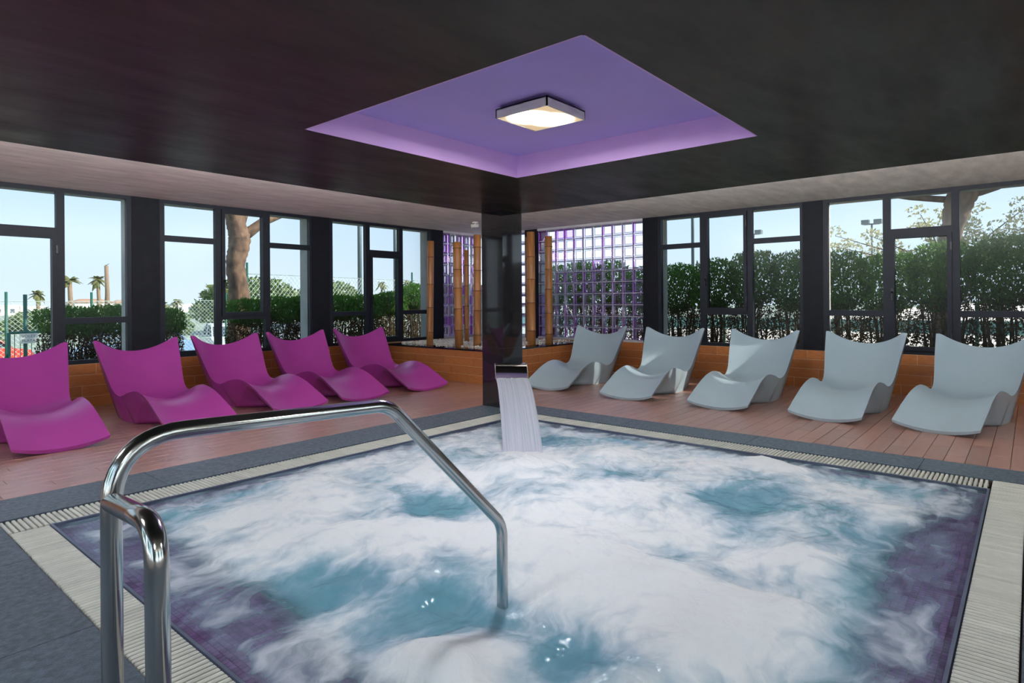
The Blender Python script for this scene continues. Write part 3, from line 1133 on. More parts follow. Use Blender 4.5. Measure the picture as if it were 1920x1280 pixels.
def block_mesh(w_, h_, side, pane_m, side_m):
    # hollow pressed glass block: two pillowed faces, tinted side walls
    mb = MB()
    D0, D1 = 0.012, 0.078
    rings = []
    def ring(hw, hh, d):
        return [(-hw, d, -hh), (hw, d, -hh), (hw, d, hh), (-hw, d, hh)]
    W_, H_ = w_ / 2, h_ / 2
    seq = [ring(W_ - .030, H_ - .030, D0 + .012), ring(W_ - .022, H_ - .022, D0 + .004), ring(W_ - .008, H_ - .008, D0), ring(W_, H_, D0 + .006)]
    seqb = [ring(W_ - .030, H_ - .030, D1 - .012), ring(W_ - .022, H_ - .022, D1 - .004), ring(W_ - .008, H_ - .008, D1), ring(W_, H_, D1 - .006)]
    for sq in (seq, seqb):
        b0 = len(mb.v)
        vs_ = [p for r_ in sq for p in r_]
        fs_ = [(0, 1, 2, 3)]
        for k in range(3):
            for i in range(4):
                j = (i + 1) % 4
                fs_.append((k * 4 + i, k * 4 + j, k * 4 + 4 + j, k * 4 + 4 + i))
        mb.add(vs_, fs_)
    nf = len(mb.f)
    # inner tinted walls, set in from the edge
    a_, b_ = ring(W_ - .010, H_ - .010, D0 + .016), ring(W_ - .010, H_ - .010, D1 - .016)
    mb.add(a_ + b_, [(0, 1, 5, 4), (1, 2, 6, 5), (2, 3, 7, 6), (3, 0, 4, 7)])
    if side == 'right':
        mb.v = [(y, x, z) for x, y, z in mb.v]
    me = mb.mesh('glass_block', [pane_m, side_m])
    for i, p in enumerate(me.polygons):
        p.material_index = 1 if i >= nf else 0
    return me
rnd = random.Random(3)
for side, a, b, nc in areas:
    cp = (b - a) / nc
    kinds = [block_mesh(cp - JT, rp - JT, side, 'block_clear', 'side_lilac'), block_mesh(cp - JT, rp - JT, side, 'block_clear', 'side_purple'),
             block_mesh(cp - JT, rp - JT, side, 'block_lilac', 'side_purple'), block_mesh(cp - JT, rp - JT, side, 'block_clear', 'side_clear')]
    for i in range(nc):
        for j in range(NR):
            r_ = rnd.random()
            low = j < 5
            k = 1 if r_ < (.55 if low else .30) else 2 if r_ < (.75 if low else .42) else 0 if r_ < .88 else 3
            link('glass_block', kinds[k], gbw, wp(side, a + (i + .5) * cp, 0, GZ0 + (j + .5) * rp))

# ================================================================== LOUNGERS
def catmull(P, n):
    P = [np.array(p, float) for p in P]
    out = []
    for i in range(len(P) - 1):
        p0 = P[i - 1] if i > 0 else 2 * P[0] - P[1]
        p1, p2 = P[i], P[i + 1]
        p3 = P[i + 2] if i + 2 < len(P) else 2 * P[-1] - P[-2]
        for k in range(n):
            t_ = k / n
            out.append(0.5 * ((2 * p1) + (-p0 + p2) * t_ + (2 * p0 - 5 * p1 + 4 * p2 - p3) * t_ ** 2 + (-p0 + 3 * p1 - 3 * p2 + p3) * t_ ** 3))
    out.append(P[-1])
    return out

# stations: centre s, centre z, edge s, edge z, half width
TOP = [(0.030, 0.030, 0.000, 0.085, .330), (0.240, 0.105, 0.225, 0.178, .330), (0.50, 0.195, 0.50, 0.283, .325), (0.755, 0.222, 0.765, 0.326, .322),
       (0.97, 0.185, 1.00, 0.296, .325), (1.17, 0.150, 1.22, 0.240, .335), (1.39, 0.185, 1.385, 0.285, .352), (1.57, 0.315, 1.51, 0.430, .374),
       (1.74, 0.485, 1.635, 0.620, .400), (1.90, 0.652, 1.752, 0.828, .424)]
BOT = [(0.036, 0.000, 0.004, 0.062, .326), (0.255, 0.075, 0.238, 0.150, .327), (0.44, 0.150, 0.45, 0.236, .324), (0.56, 0.165, 0.60, 0.262, .320),
       (0.60, 0.080, 0.73, 0.140, .316), (0.62, 0.000, 0.86, 0.000, .310), (1.05, 0.000, 1.12, 0.000, .330), (1.41, 0.000, 1.36, 0.000, .310),
       (1.70, 0.360, 1.61, 0.440, .376), (1.916, 0.638, 1.772, 0.812, .422)]
NV = 28
def lounger_mesh(mat):
    tp, bt = catmull(TOP, 6), catmull(BOT, 6)
    nu = len(tp)
    mb = MB()
    def surf(st, zfloor):
        vs_ = []
        for i_, s_ in enumerate(st):
            for k in range(NV + 1):
                v = -1 + 2 * k / NV
                f = abs(v) ** 2.1
                if i_ > len(st) - 10:       # rounded wing tips
                    f -= 0.22 * max(0.0, (abs(v) - .86) / .14) ** 2 * (i_ - len(st) + 10) / 9
                x = s_[0] + (s_[2] - s_[0]) * f
                z = s_[1] + (s_[3] - s_[1]) * f
                vs_.append((x, v * s_[4], max(z, zfloor)))
        return vs_
    T, B = surf(tp, 0.002), surf(bt, 0.0)
    # round the tips a little: pull the corner points of the last rows inwards
    nT = len(T)
    vs_ = T + B
    fs_ = []
    wN = NV + 1
    for i in range(nu - 1):
        for k in range(NV):
            a = i * wN + k
            fs_.append((a, a + wN, a + wN + 1, a + 1))
            fs_.append((nT + a, nT + a + 1, nT + a + wN + 1, nT + a + wN))
    for i in range(nu - 1):
        for k in (0, NV):
            a, b = i * wN + k, (i + 1) * wN + k
            fs_.append((a, nT + a, nT + b, b) if k == 0 else (a, b, nT + b, nT + a))
    for k in range(NV):
        fs_.append((k, k + 1, nT + k + 1, nT + k))
        a = (nu - 1) * wN + k
        fs_.append((a, nT + a, nT + a + 1, a + 1))
    mb.add(vs_, fs_, True)
    return mb.mesh('lounger', mat, sharp=72)

lm = lounger_mesh('magenta')
lw = lounger_mesh('pale_grey')
# magenta row: foot towards -Y;  (foot x, foot y, turn in degrees)
magenta = [(1.425, 5.955, -1.4, 'magenta wave-shaped lounger farthest from the bamboo planter, in front of the gate window'),
           (2.513, 5.936, -1.1, 'magenta wave-shaped lounger second from the gate end of its row'),
           (3.607, 6.067, 0.1, 'magenta wave-shaped lounger at the middle of the magenta row'),
           (4.479, 6.10, -3.9, 'magenta wave-shaped lounger second from the bamboo planter'),
           (5.503, 6.136, -5.6, 'magenta wave-shaped lounger beside the bamboo planter')]
for x, y, a, lab in magenta:
    o = link('wave_lounger', lm, None, (x, y, 0), (0, 0, R(90 + a)))
    tag(o, lab, 'lounger', 'magenta loungers along the window wall')
pale = [(6.461, 4.901, 7.9, 'pale grey wave-shaped lounger beside the bamboo planter'),
        (6.396, 3.685, 6.7, 'pale grey wave-shaped lounger second from the bamboo planter'),
        (6.441, 2.595, 2.3, 'pale grey wave-shaped lounger at the middle of its row'),
        (6.452, 1.545, -1.0, 'pale grey wave-shaped lounger fourth from the bamboo planter, before the pale-leaved tree window'),
        (6.472, 0.663, -8.25, 'pale grey wave-shaped lounger fifth from the bamboo planter, at the open end of its row')]
for x, y, a, lab in pale:
    o = link('wave_lounger', lw, None, (x, y, 0), (0, 0, R(a)))
    tag(o, lab, 'lounger', 'pale grey loungers along the window wall')

# ================================================================== PLANTER WITH BAMBOO
PLX, PLY, PLZ = 6.38, 5.755, 0.49
pl = MB()
pl.box(PLX + .004, XR - .002, PLY + .004, YL - .002, 0, PLZ - .002)
planter = pl.build('planter', 'grout_wall', origin=(7.6, 7.0, 0))
tag(planter, 'corner planter clad in terracotta plank tiles with black granite rim', 'planter')
rows = [(0.0, 0.122), (0.122, 0.244), (0.244, 0.366), (0.366, 0.468)]
for r_, (z0, z1) in enumerate(rows):
    off = (0.1, 0.38, 0.22, 0.5)[r_]
    for axis, a0, a1 in (('y', PLY, YL), ('x', PLX, XR)):
        u = a0 - off
        while u < a1:
            a, b = max(u, a0), min(u + 0.62, a1)
            u += 0.62
            if b - a < .02:
                continue
            m2 = MB()
            if axis == 'y':
                m2.box(PLX, PLX + .004, a + .0025, b - .0025, z0 + .0025, z1 - .0025)
            else:
                m2.box(a + .0025, b - .0025, PLY, PLY + .004, z0 + .0025, z1 - .0025)
            c = ((PLX if axis == 'y' else (a + b) / 2), ((a + b) / 2 if axis == 'y' else PLY), z0)
            m2.build('wall_tile', 'wall_tile', planter, origin=c, loc=(c[0] - 7.6, c[1] - 7.0, c[2]))
rim = MB()
RW = 0.27
rim.box(PLX - .008, PLX + RW, PLY - .008, YL - .002, PLZ - .022, PLZ)
rim.box(PLX + RW, XR - .002, PLY - .008, PLY + RW, PLZ - .022, PLZ)
rim.box(XR - .16, XR - .002, PLY + RW, YL - .002, PLZ - .022, PLZ)
rim.box(PLX + RW, XR - .16, YL - .16, YL - .002, PLZ - .022, PLZ)
tag(rim.build('rim', 'granite_gloss', planter, origin=(7.6, 7.0, 0)), 'glossy black granite rim')
BSPOT = [(6.70, 7.43), (6.72, 6.78), (7.53, 7.41), (6.83, 6.50), (8.00, 6.43), (7.66, 6.09), (8.08, 6.06)]
peb = MB()
prn = random.Random(5)
for k in range(1700):
    x, y = prn.uniform(PLX + RW + .02, XR - .18), prn.uniform(PLY + RW + .02, YL - .18)
    s_ = prn.uniform(.012, .024)
    if any((x - a_) ** 2 + (y - b_) ** 2 < (.08 + s_) ** 2 for a_, b_ in BSPOT) or (abs(x - 7.75) < .17 and abs(y - 7.15) < .17):
        continue
    peb.ell((x, y, PLZ + s_ * .5), (s_, s_ * prn.uniform(.7, 1), s_ * .7), 7, 5)
tag(peb.build('white_pebbles', 'pebble', origin=(7.6, 7.0, 0), fix=False), 'white pebbles spread in the corner planter', 'pebbles', kind='stuff')

# bamboo: base px estimates -> real spots inside the planter
def bamboo(x, y, r_, top, first, pitch, lean, label):
    root = empty('bamboo_pole', (x, y, PLZ - 0.001))
    tag(root, label, 'bamboo pole', 'dry bamboo poles in the corner planter')
    Hh = top - (PLZ - 0.001)
    lx, ly = lean
    path, rad = [], []
    nodes = []
    z = first
    while z < Hh - 0.05:
        nodes.append(z)
        z += pitch * random.uniform(.85, 1.15)
    zs = sorted(set([0, Hh] + [n_ + d for n_ in nodes for d in (-.012, 0, .012)]))
    for z in zs:
        path.append((lx * z, ly * z, z))
        rad.append(r_ * 1.07 if any(abs(z - n_) < 1e-6 for n_ in nodes) else r_)
    MB().tube(path, rad, 14).build('culm', 'bamboo', root)
    for n_ in nodes:
        MB().tube([(lx * n_, ly * n_, n_ - .005), (lx * n_, ly * n_, n_ + .005)], r_ * 1.11, 14).build('node_ring', 'bamboo_node', root)
    return root
bamboo(6.70, 7.43, .053, 2.16, .20, .42, (.010, -.012), 'bamboo pole standing closest to the last magenta lounger window')
bamboo(6.72, 6.78, .066, 2.10, .25, .33, (-.015, .006), 'thick bamboo pole on the magenta side of the planter')
bamboo(7.53, 7.41, .040, 2.06, .22, .40, (0, 0), 'slim bamboo pole standing behind the two thick poles')
bamboo(6.83, 6.50, .060, 2.20, .18, .34, (.008, -.004), 'tall thick bamboo pole next to the black column, magenta side')
bamboo(8.00, 6.43, .045, 2.25, .20, .38, (0, 0), 'slim bamboo pole behind the stout pole, pale lounger side')
bamboo(7.66, 6.09, .066, 2.28, .22, .40, (0, .004), 'stout tall bamboo pole on the pale lounger side of the column')
bamboo(8.08, 6.06, .062, 2.24, .15, .36, (0, 0), 'bamboo pole closest to the first pale grey lounger')

# tall tapered pot behind the column
pt = empty('tall_pot', (7.75, 7.15, PLZ - 0.001))
tag(pt, 'tall pale blue-grey tapered square pot between the bamboo poles', 'pot')
def frustum(mb, a, b, z0, z1):
    vs_ = [(-a, -a, z0), (a, -a, z0), (a, a, z0), (-a, a, z0), (-b, -b, z1), (b, -b, z1), (b, b, z1), (-b, b, z1)]
    mb.add(vs_, [(0, 3, 2, 1), (4, 5, 6, 7), (0, 1, 5, 4), (1, 2, 6, 5), (2, 3, 7, 6), (3, 0, 4, 7)])
m_ = MB()
frustum(m_, .115, .165, 0, .95)
m_.build('body', 'pot', pt)
m_ = MB()
frustum(m_, .170, .172, .93, .97)
m_.build('rim', 'pot', pt)

# small spotlight on the ceiling above the planter
sp = empty('ceiling_spotlight', (7.35, 7.02, CEIL))
tag(sp, 'small white spotlight on the pale ceiling above the planter', 'spotlight')
MB().tube([(0, 0, 0), (0, 0, -.02)], .05, 14).build('mount', 'white_metal', sp)
MB().tube([(0, 0, -.02), (0, 0, -.05)], .012, 8).build('stem', 'white_metal', sp)
MB().tube([(-.05, .05, -.068), (.04, -.04, -.055)], [.032, .028], 14).build('head', 'white_metal', sp)

# ================================================================== FOUNTAIN SPOUT
dg = Vector((1, 1, 0)).normalized()
pr = Vector((1, -1, 0)).normalized()
LIPC = Vector((4.47, 3.80, 0))
spt = empty('spout', (4.74, 4.07, LZ), 0)
tag(spt, 'curved flat stainless steel waterfall spout at the pool corner', 'fountain spout')
hw = 0.155
prof = [(-.00, .455), (.035, .515), (.085, .555), (.15, .575), (.23, .57), (.30, .535), (.345, .47), (.365, .38), (.37, .2), (.37, LZ)]
pp = catmull(prof, 5)
def neck_w(f):
    t_ = min(1.0, max(0.0, (f - .38) / .22))
    return hw - (hw - .085) * t_ * t_ * (3 - 2 * t_)
def strip(mb, pts, th):
    n_ = len(pts)
    vs_ = []
    for i, p in enumerate(pts):
        a = pts[max(i - 1, 0)]
        b = pts[min(i + 1, n_ - 1)]
        tx, tz = b[0] - a[0], b[1] - a[1]
        L = math.hypot(tx, tz)
        nx_, nz_ = -tz / L, tx / L
        w_ = neck_w(i / (n_ - 1))
        for s1 in (-1, 1):
            for off in (0, th):
                P = LIPC + dg * (p[0] - nx_ * off) + pr * (s1 * w_)
                vs_.append((P.x, P.y, p[1] - nz_ * off))
    fs_ = []
    for i in range(n_ - 1):
        a, b = i * 4, (i + 1) * 4
        fs_ += [(a, a + 2, b + 2, b), (a + 1, b + 1, b + 3, a + 3), (a, b, b + 1, a + 1), (a + 2, a + 3, b + 3, b + 2)]
    fs_ += [(0, 1, 3, 2), (n_ * 4 - 4, n_ * 4 - 2, n_ * 4 - 1, n_ * 4 - 3)]
    mb.add(vs_, fs_, True)
m_ = MB()
strip(m_, pp, 0.03)
m_.build('neck', 'steel_dark', spt, origin=(4.74, 4.07, LZ), sharp=40)
m_ = MB()
for s1 in (-1, 1):
    path = [LIPC + dg * p[0] + pr * (s1 * neck_w(i / (len(pp) - 1))) + Vector((0, 0, p[1])) for i, p in enumerate(pp)]
    m_.tube(path, 0.004, 6)
path = [LIPC + pr * (s1 * hw) + Vector((0, 0, .452)) for s1 in (-1, 1)]
m_.tube(path, 0.005, 6)
m_.build('edge_trim', 'steel', spt, origin=(4.74, 4.07, LZ))

def sheet_mat():
    m, n, l, out = nt('water_sheet')
    tc = n.new('ShaderNodeTexCoord')
    dt = n.new('ShaderNodeVectorMath')
    dt.operation = 'DOT_PRODUCT'
    dt.inputs[1].default_value = (48, -48, 0)
    l.new(tc.outputs['Object'], dt.inputs[0])
    sx_ = n.new('ShaderNodeSeparateXYZ')
    l.new(tc.outputs['Object'], sx_.inputs[0])
    mp = n.new('ShaderNodeCombineXYZ')
    l.new(dt.outputs['Value'], mp.inputs['X'])
    l.new(sx_.outputs['Z'], mp.inputs['Y'])
    noi = n.new('ShaderNodeTexNoise')
    noi.inputs['Scale'].default_value = 1.5
    noi.inputs['Detail'].default_value = 4
    l.new(mp.outputs[0], noi.inputs['Vector'])
    mr = n.new('ShaderNodeMapRange')
    mr.inputs['From Min'].default_value = .3
    mr.inputs['From Max'].default_value = .7
    mr.inputs['To Min'].default_value = .62
    mr.inputs['To Max'].default_value = .92
    l.new(noi.outputs['Fac'], mr.inputs['Value'])
    d = n.new('ShaderNodeBsdfDiffuse')
    d.inputs['Color'].default_value = (.86, .88, .97, 1)
    t_ = n.new('ShaderNodeBsdfTranslucent')
    t_.inputs['Color'].default_value = (.86, .88, .97, 1)
    m1 = n.new('ShaderNodeMixShader')
    m1.inputs[0].default_value = .4
    l.new(d.outputs[0], m1.inputs[1])
    l.new(t_.outputs[0], m1.inputs[2])
    tr = n.new('ShaderNodeBsdfTransparent')
    mx = n.new('ShaderNodeMixShader')
    l.new(mr.outputs[0], mx.inputs[0])
    l.new(tr.outputs[0], mx.inputs[1])
    l.new(m1.outputs[0], mx.inputs[2])
    l.new(mx.outputs[0], out.inputs['Surface'])
sheet_mat()
m_ = MB()
NS, NC = 26, 24
vs_ = []
for side_ in (0, 1):
    for i in range(NS):
        f = i / (NS - 1)
        z = .452 - .47 * f ** 1.0
        run = 1.06 * math.sqrt(max(0, f))
        for k in range(NC):
            v = -1 + 2 * k / (NC - 1)
            wid = hw * (0.985 + 0.03 * f)
            P = LIPC - dg * (run + .004 * math.sin(k * 2.1) * f) + pr * (v * wid) + dg * (0.012 * side_ * (0.5 + f))
            vs_.append((P.x, P.y, z))
fs_ = []
n1 = NS * NC
for i in range(NS - 1):
    for k in range(NC - 1):
        a = i * NC + k
        fs_.append((a, a + 1, a + NC + 1, a + NC))
        fs_.append((n1 + a, n1 + a + NC, n1 + a + NC + 1, n1 + a + 1))
    for k in (0, NC - 1):
        a = i * NC + k
        fs_.append((a, a + NC, n1 + a + NC, n1 + a))
m_.add(vs_, fs_, True)
sheet = m_.build('falling_water', 'water_sheet', origin=(4.1, 3.43, 0))
tag(sheet, 'white sheet of water falling from the steel spout into the pool', 'waterfall', kind='stuff')

# ================================================================== HANDRAIL
RR = 0.0218
hr = empty('handrail', (0.473, 1.6, 0))
tag(hr, 'polished stainless steel pool handrail bent down into the whirlpool', 'handrail')
HO = (0.473, 1.6, 0)
main = rounded([(0.473, 1.6, 0), (0.473, 1.6, .893), (1.262, 1.6, .862), (1.815, 1.6, .318), (1.815, 1.6, -.25)], [0, .16, .055, .05, 0], 10)
MB().tube(main, RR, 24).build('rail', 'steel', hr, origin=HO)
br = rounded([(0.473, 1.6, .748), (0.455, 1.285, .775), (0.452, 1.262, 0)], [0, .085, 0], 10)
MB().tube(br, RR, 24).build('side_post', 'steel', hr, origin=HO)
for (x, y) in ((0.473, 1.6), (0.452, 1.262)):
    MB().tube([(x, y, 0), (x, y, .006), (x, y, .010)], [.045, .045, .030], 24).build('floor_flange', 'steel', hr, origin=HO)

# ================================================================== EXTERIOR
gnd = MB()
gnd.box(XB - 60, XR + 200, YL + 3.2, 260, -1.4, -1.1)
gnd.box(XR + .3, XR + 9, -40, YL + 3.2, -.6, -.12)
gnd.box(XB - 60, XR + .3, YL + .3, YL + 3.2, -.6, -.12)
ground = gnd.build('ground', 'asphalt')
tag(ground, 'pale paved and grassy ground outside the windows', 'ground', kind='structure')
g2 = MB()
g2.box(XR + 9, XR + 200, -120, YL + 3.2, -.6, -.13)
g2.box(XB - 60, XB - .3, -60, YL + .3, -.6, -.12)
g2.box(XB - .3, XR + .3, -60, YN - .3, -.6, -.12)
g2.build('court_ground', 'court', ground)

sunshade = MB()  # unseen roof on pillars, added to keep direct sun off the pool
sunshade.box(XB - 3.5, XR + .3, YN - 3.5, YN - .3, 2.62, 2.78)
sunshade = sunshade.build('sunshade_roof', 'masonry')
tag(sunshade, 'flat porch roof on pillars, added out of view to block the sun', 'roof', kind='structure')
for x in (XB - 3.3, .4, 4.4, XR):
    MB().box(x - .1, x + .1, YN - 3.4, YN - 3.2, -.12, 2.62).build('sunshade_pillar', 'masonry', sunshade)

def leaf_cloud(ells, n, size, seed, flat=0.0, up=False):
    rr = random.Random(seed)
    mb = MB()
    vol = [e_[3] * e_[4] * e_[5] for e_ in ells]
    for k in range(n):
        e_ = rr.choices(ells, vol)[0]
        while True:
            p = Vector((rr.uniform(-1, 1), rr.uniform(-1, 1), rr.uniform(-1, 1)))
            if 0.15 < p.length < 1:
                break
        p = p * (p.length ** -0.35)
        c = Vector((e_[0] + p.x * e_[3], e_[1] + p.y * e_[4], e_[2] + p.z * e_[5]))
        a = Vector((rr.gauss(0, 1), rr.gauss(0, 1), rr.gauss(0, 1) * (1 - flat) + (1.2 if up else 0))).normalized()
        b = a.cross(Vector((rr.gauss(0, 1), rr.gauss(0, 1), rr.gauss(0, 1)))).normalized()
        s_ = size * rr.uniform(.6, 1.3)
        mb.add([c - b * s_ * .35, c + a * s_, c + b * s_ * .35, c - a * s_ * .6], [(0, 1, 2, 3)])
    return mb

# cypress hedge plants: stems below, foliage above
def hedge_mesh(seed, h, wid, dep, bare):
    ells = [(0, 0, bare + (h - bare) * .55, wid, dep, (h - bare) * .55), (wid * .2, 0, bare + (h - bare) * .3, wid * .8, dep, (h - bare) * .35),
            (-wid * .35, 0, bare + (h - bare) * .8, wid * .6, dep * .8, (h - bare) * .27), (wid * .4, 0, bare + (h - bare) * .82, wid * .5, dep * .8, (h - bare) * .25)]
    f = leaf_cloud(ells, int(6000 * wid * (h - bare) / .5), .038, seed, up=True)
    lo = leaf_cloud([(0, 0, bare * .75, wid * .9, dep * .8, bare * .55)], int(2600 * wid / .4), .030, seed + 50)
    rr = random.Random(seed + 9)
    st = MB()
    for k in range(15):
        x0, y0 = rr.uniform(-.45, .45) * wid, rr.uniform(-.4, .4) * dep
        tx, ty = x0 + rr.uniform(-.5, .5) * wid, y0 + rr.uniform(-.4, .4) * dep
        zt = h * rr.uniform(.6, .85)
        st.tube([(x0, y0, -.12), ((x0 + tx) / 2 + rr.uniform(-.04, .04), (y0 + ty) / 2, zt * .5), (tx, ty, zt)], [.017, .012, .004], 5)
        for q_ in range(3):
            f_ = rr.uniform(.2, .7)
            bx, by, bz = x0 + (tx - x0) * f_, y0 + (ty - y0) * f_, zt * f_
            st.tube([(bx, by, bz), (bx + rr.uniform(-.3, .3) * wid, by + rr.uniform(-.3, .3) * dep, bz + rr.uniform(.15, .35))], [.006, .002], 4)
    return (f.mesh('foliage', 'leaf_cypress', fix=False), lo.mesh('dry_twigs', 'leaf_brown', fix=False), st.mesh('stems', 'bark_thin', fix=False))
HM_R = [hedge_mesh(100 + k, 1.80, .42, .32, .95) for k in range(3)]
HM_L = [hedge_mesh(200 + k, 1.22, .45, .30, .80) for k in range(3)]
def hedge(x, y, s_, rz, meshes, label, group):
    root = empty('hedge_shrub', (x, y, -.12), rz)
    root.scale = s_
    tag(root, label, 'hedge', group)
    for nme, me in zip(('foliage', 'dry_twigs', 'stems'), meshes):
        link(nme, me, root, (0, 0, .12))
hy = [-2.4, -1.7, -1.0, -0.35, 0.3, 0.95, 1.6, 2.25, 2.9, 3.55, 4.2, 4.9, 5.6, 6.3, 7.0, 7.7]
for k, y in enumerate(hy):
    hedge(10.42 + random.uniform(-.06, .06), y, (1, 1.0, random.uniform(.97, 1.07) + (.06 if y < .8 else 0)), R(90), HM_R[k % 3],
          'bare-stemmed cypress hedge shrub outside the windows behind the pale loungers', 'cypress hedge on the pale lounger side')
for k, (x, sx, sz) in enumerate([(2.45, .9, .93), (2.95, .8, .94), (3.72, .55, .9), (4.95, .9, 1.0), (5.5, .9, 1.03), (6.0, .8, 1.04), (6.75, .9, 1.05), (7.35, .9, 1.06), (7.95, .9, 1.1), (8.6, .9, 1.22), (9.3, .9, 1.25), (10.0, .9, 1.25)]):
    hedge(x, 10.0, (sx, 1, sz), 0, HM_L[k % 3], 'low green hedge shrub outside the windows behind the magenta loungers', 'hedge on the magenta lounger side')

# pine trees
def pine(loc, trunk, branches, crown, n, label, size=.16, seed=1, leaf='leaf_pine'):
    root = empty('pine_tree', loc)
    tag(root, label, 'tree')
    cp_ = catmull(trunk, 12)
    tm = MB().tube([tuple(p[:3]) for p in cp_], [p[3] for p in cp_], 20)
    rj = random.Random(seed)
    for i_ in range(len(tm.v)):
        c_ = cp_[i_ // 20]
        f_ = 1 + rj.uniform(-.07, .07)
        v_ = tm.v[i_]
        tm.v[i_] = tuple(c_[j] + (v_[j] - c_[j]) * f_ for j in range(3))
    tm.build('trunk', 'bark', root)
    for b in branches:
        MB().tube([p[:3] for p in b], [p[3] for p in b], 8).build('branch', 'bark', root)
    leaf_cloud(crown, n, size, seed).build('crown', leaf, root, fix=False)
    return root
pine((5.50, 11.5, -.2), [(0.05, 0, 0, .24), (.02, 0, .7, .20), (.06, 0, 1.4, .185), (-.02, 0, 2.1, .17), (.06, 0, 2.55, .19), (0.0, 0.02, 2.9, .17), (-.15, 0, 3.6, .14), (-.3, 0, 4.6, .1)],
     [[(.06, 0, 2.6, .12), (.3, 0, 2.78, .10), (.55, 0, 2.98, .085), (1.0, .1, 3.18, .07), (1.6, .2, 3.28, .06), (2.3, .3, 3.75, .04)],
      [(.04, 0, 2.75, .09), (.2, .1, 3.1, .08), (.6, .4, 4.0, .05)], [(-.1, 0, 3.2, .08), (-.8, .3, 4.2, .05)]],
     [(-.3, 0, 6.0, 2.2, 2.0, .8), (1.8, .4, 5.4, 1.6, 1.5, .7), (-1.6, .3, 5.2, 1.2, 1.2, .6)], 9000, 'sunlit pine trunk with a side branch outside the magenta lounger windows', seed=3)
pine((13.0, 1.15, -.13), [(0.15, .1, 0, .20), (.1, .05, 1.0, .17), (.0, .02, 1.9, .15), (0, -.1, 2.5, .16), (0, -.2, 2.95, .21), (0, -.42, 3.5, .20), (.2, -.8, 4.6, .14)],
     [[(0, -.25, 3.05, .07), (0, -.5, 3.08, .05), (0.05, -.72, 3.14, .035), (.1, -1.2, 3.4, .02)], [(0, -.1, 3.0, .06), (-.1, .5, 3.1, .05), (-.2, 1.3, 3.3, .03)]],
     [(.2, .3, 4.9, 2.5, 2.6, .8), (-.8, 1.6, 4.6, 1.7, 1.6, .6), (.4, -1.2, 4.7, 1.9, 1.4, .7)], 15000, 'leaning pine trunk outside the windows behind the pale loungers', seed=4)
# unseen pines added on the sun's path to shade the windows
for k, (x, y, h, lab) in enumerate([(12.6, -5.4, 5.4, 'added dense shade pine beyond the hedge past the end of the pale loungers'), (20.5, -4.5, 6.6, 'added tall dense shade pine farther out than the leaning pine, beyond the court fence'),
                                    (13.5, -13.0, 7.4, 'added tall dense shade pine at the far end of the hedge'), (21.0, -13.0, 8.4, 'tallest added dense shade pine standing behind the other sunny-side pines')]):
    pine((x, y, -.13), [(0, 0, 0, .2), (.1, .05, h * .5, .16), (0, 0, h * .85, .1)],
         [[(.05, 0, h * .62, .07), (.8, .2, h * .8, .03)], [(.05, 0, h * .65, .07), (-.7, .4, h * .85, .03)]],
         [(0, 0, h * .90, 2.6, 2.6, .9), (.9, .8, h * .80, 1.7, 1.7, .7), (-.9, -.7, h * .82, 1.8, 1.8, .7)], 12000, lab, seed=20 + k, size=.17)

# pale-leaved tree
root = empty('pale_leaved_tree', (15.4, 1.3, -.13))
tag(root, 'tree with pale yellowish leaves rising above the hedge', 'tree')
MB().tube([(0, 0, 0), (.05, .05, 1.2), (0, 0, 1.9)], [.09, .07, .05], 8).build('trunk', 'bark', root)
brn = random.Random(8)
ells = []
for k in range(22):
    a = brn.uniform(-2.4, 2.4)
    zt = 3.25 - .22 * abs(a + .3) + brn.uniform(-.45, .1) if k % 2 else brn.uniform(1.9, 2.6)
    d_ = brn.uniform(-.6, .6)
    MB().tube([(0, 0, 1.7), (d_ * .5, a * .5, 1.7 + (zt - 1.7) * .6), (d_, a, zt)], [.03, .015, .006], 5).build('branch', 'bark_thin', root)
    for q_ in range(4):
        f_ = .55 + .15 * q_
        ells.append((d_ * f_, a * f_ + brn.uniform(-.1, .1), 1.7 + (zt - 1.7) * f_ + brn.uniform(-.05, .1), .22, .22, .13))
leaf_cloud(ells, 5200, .055, 9).build('leaves', 'leaf_olive', root, fix=False)

# trees behind the viewpoint, mirrored in the polished column
for k, (x, y, h) in enumerate([(-9.0, 0.0, 4.4), (-9.5, 6.2, 4.8), (-9.0, 12.5, 4.4), (0.5, -11.5, 4.6), (7.0, -12.0, 4.6), (-6.0, -11.5, 4.8)]):
    pine((x, y, -.13), [(0, 0, 0, .16), (.1, .05, h * .5, .13), (0, 0, h * .8, .08)],
         [[(.05, 0, h * .5, .06), (.7, .2, h * .7, .03)], [(.05, 0, h * .5, .06), (-.7, .4, h * .7, .03)]],
         [(0, 0, h * .72, 1.7, 1.7, 1.2), (.7, .6, h * .58, 1.2, 1.2, .8), (-.7, -.6, h * .52, 1.2, 1.2, .8)], 5000,
         'green garden tree behind the building, mirrored in the column', seed=40 + k, size=.15)['group'] = 'garden trees round the terrace'

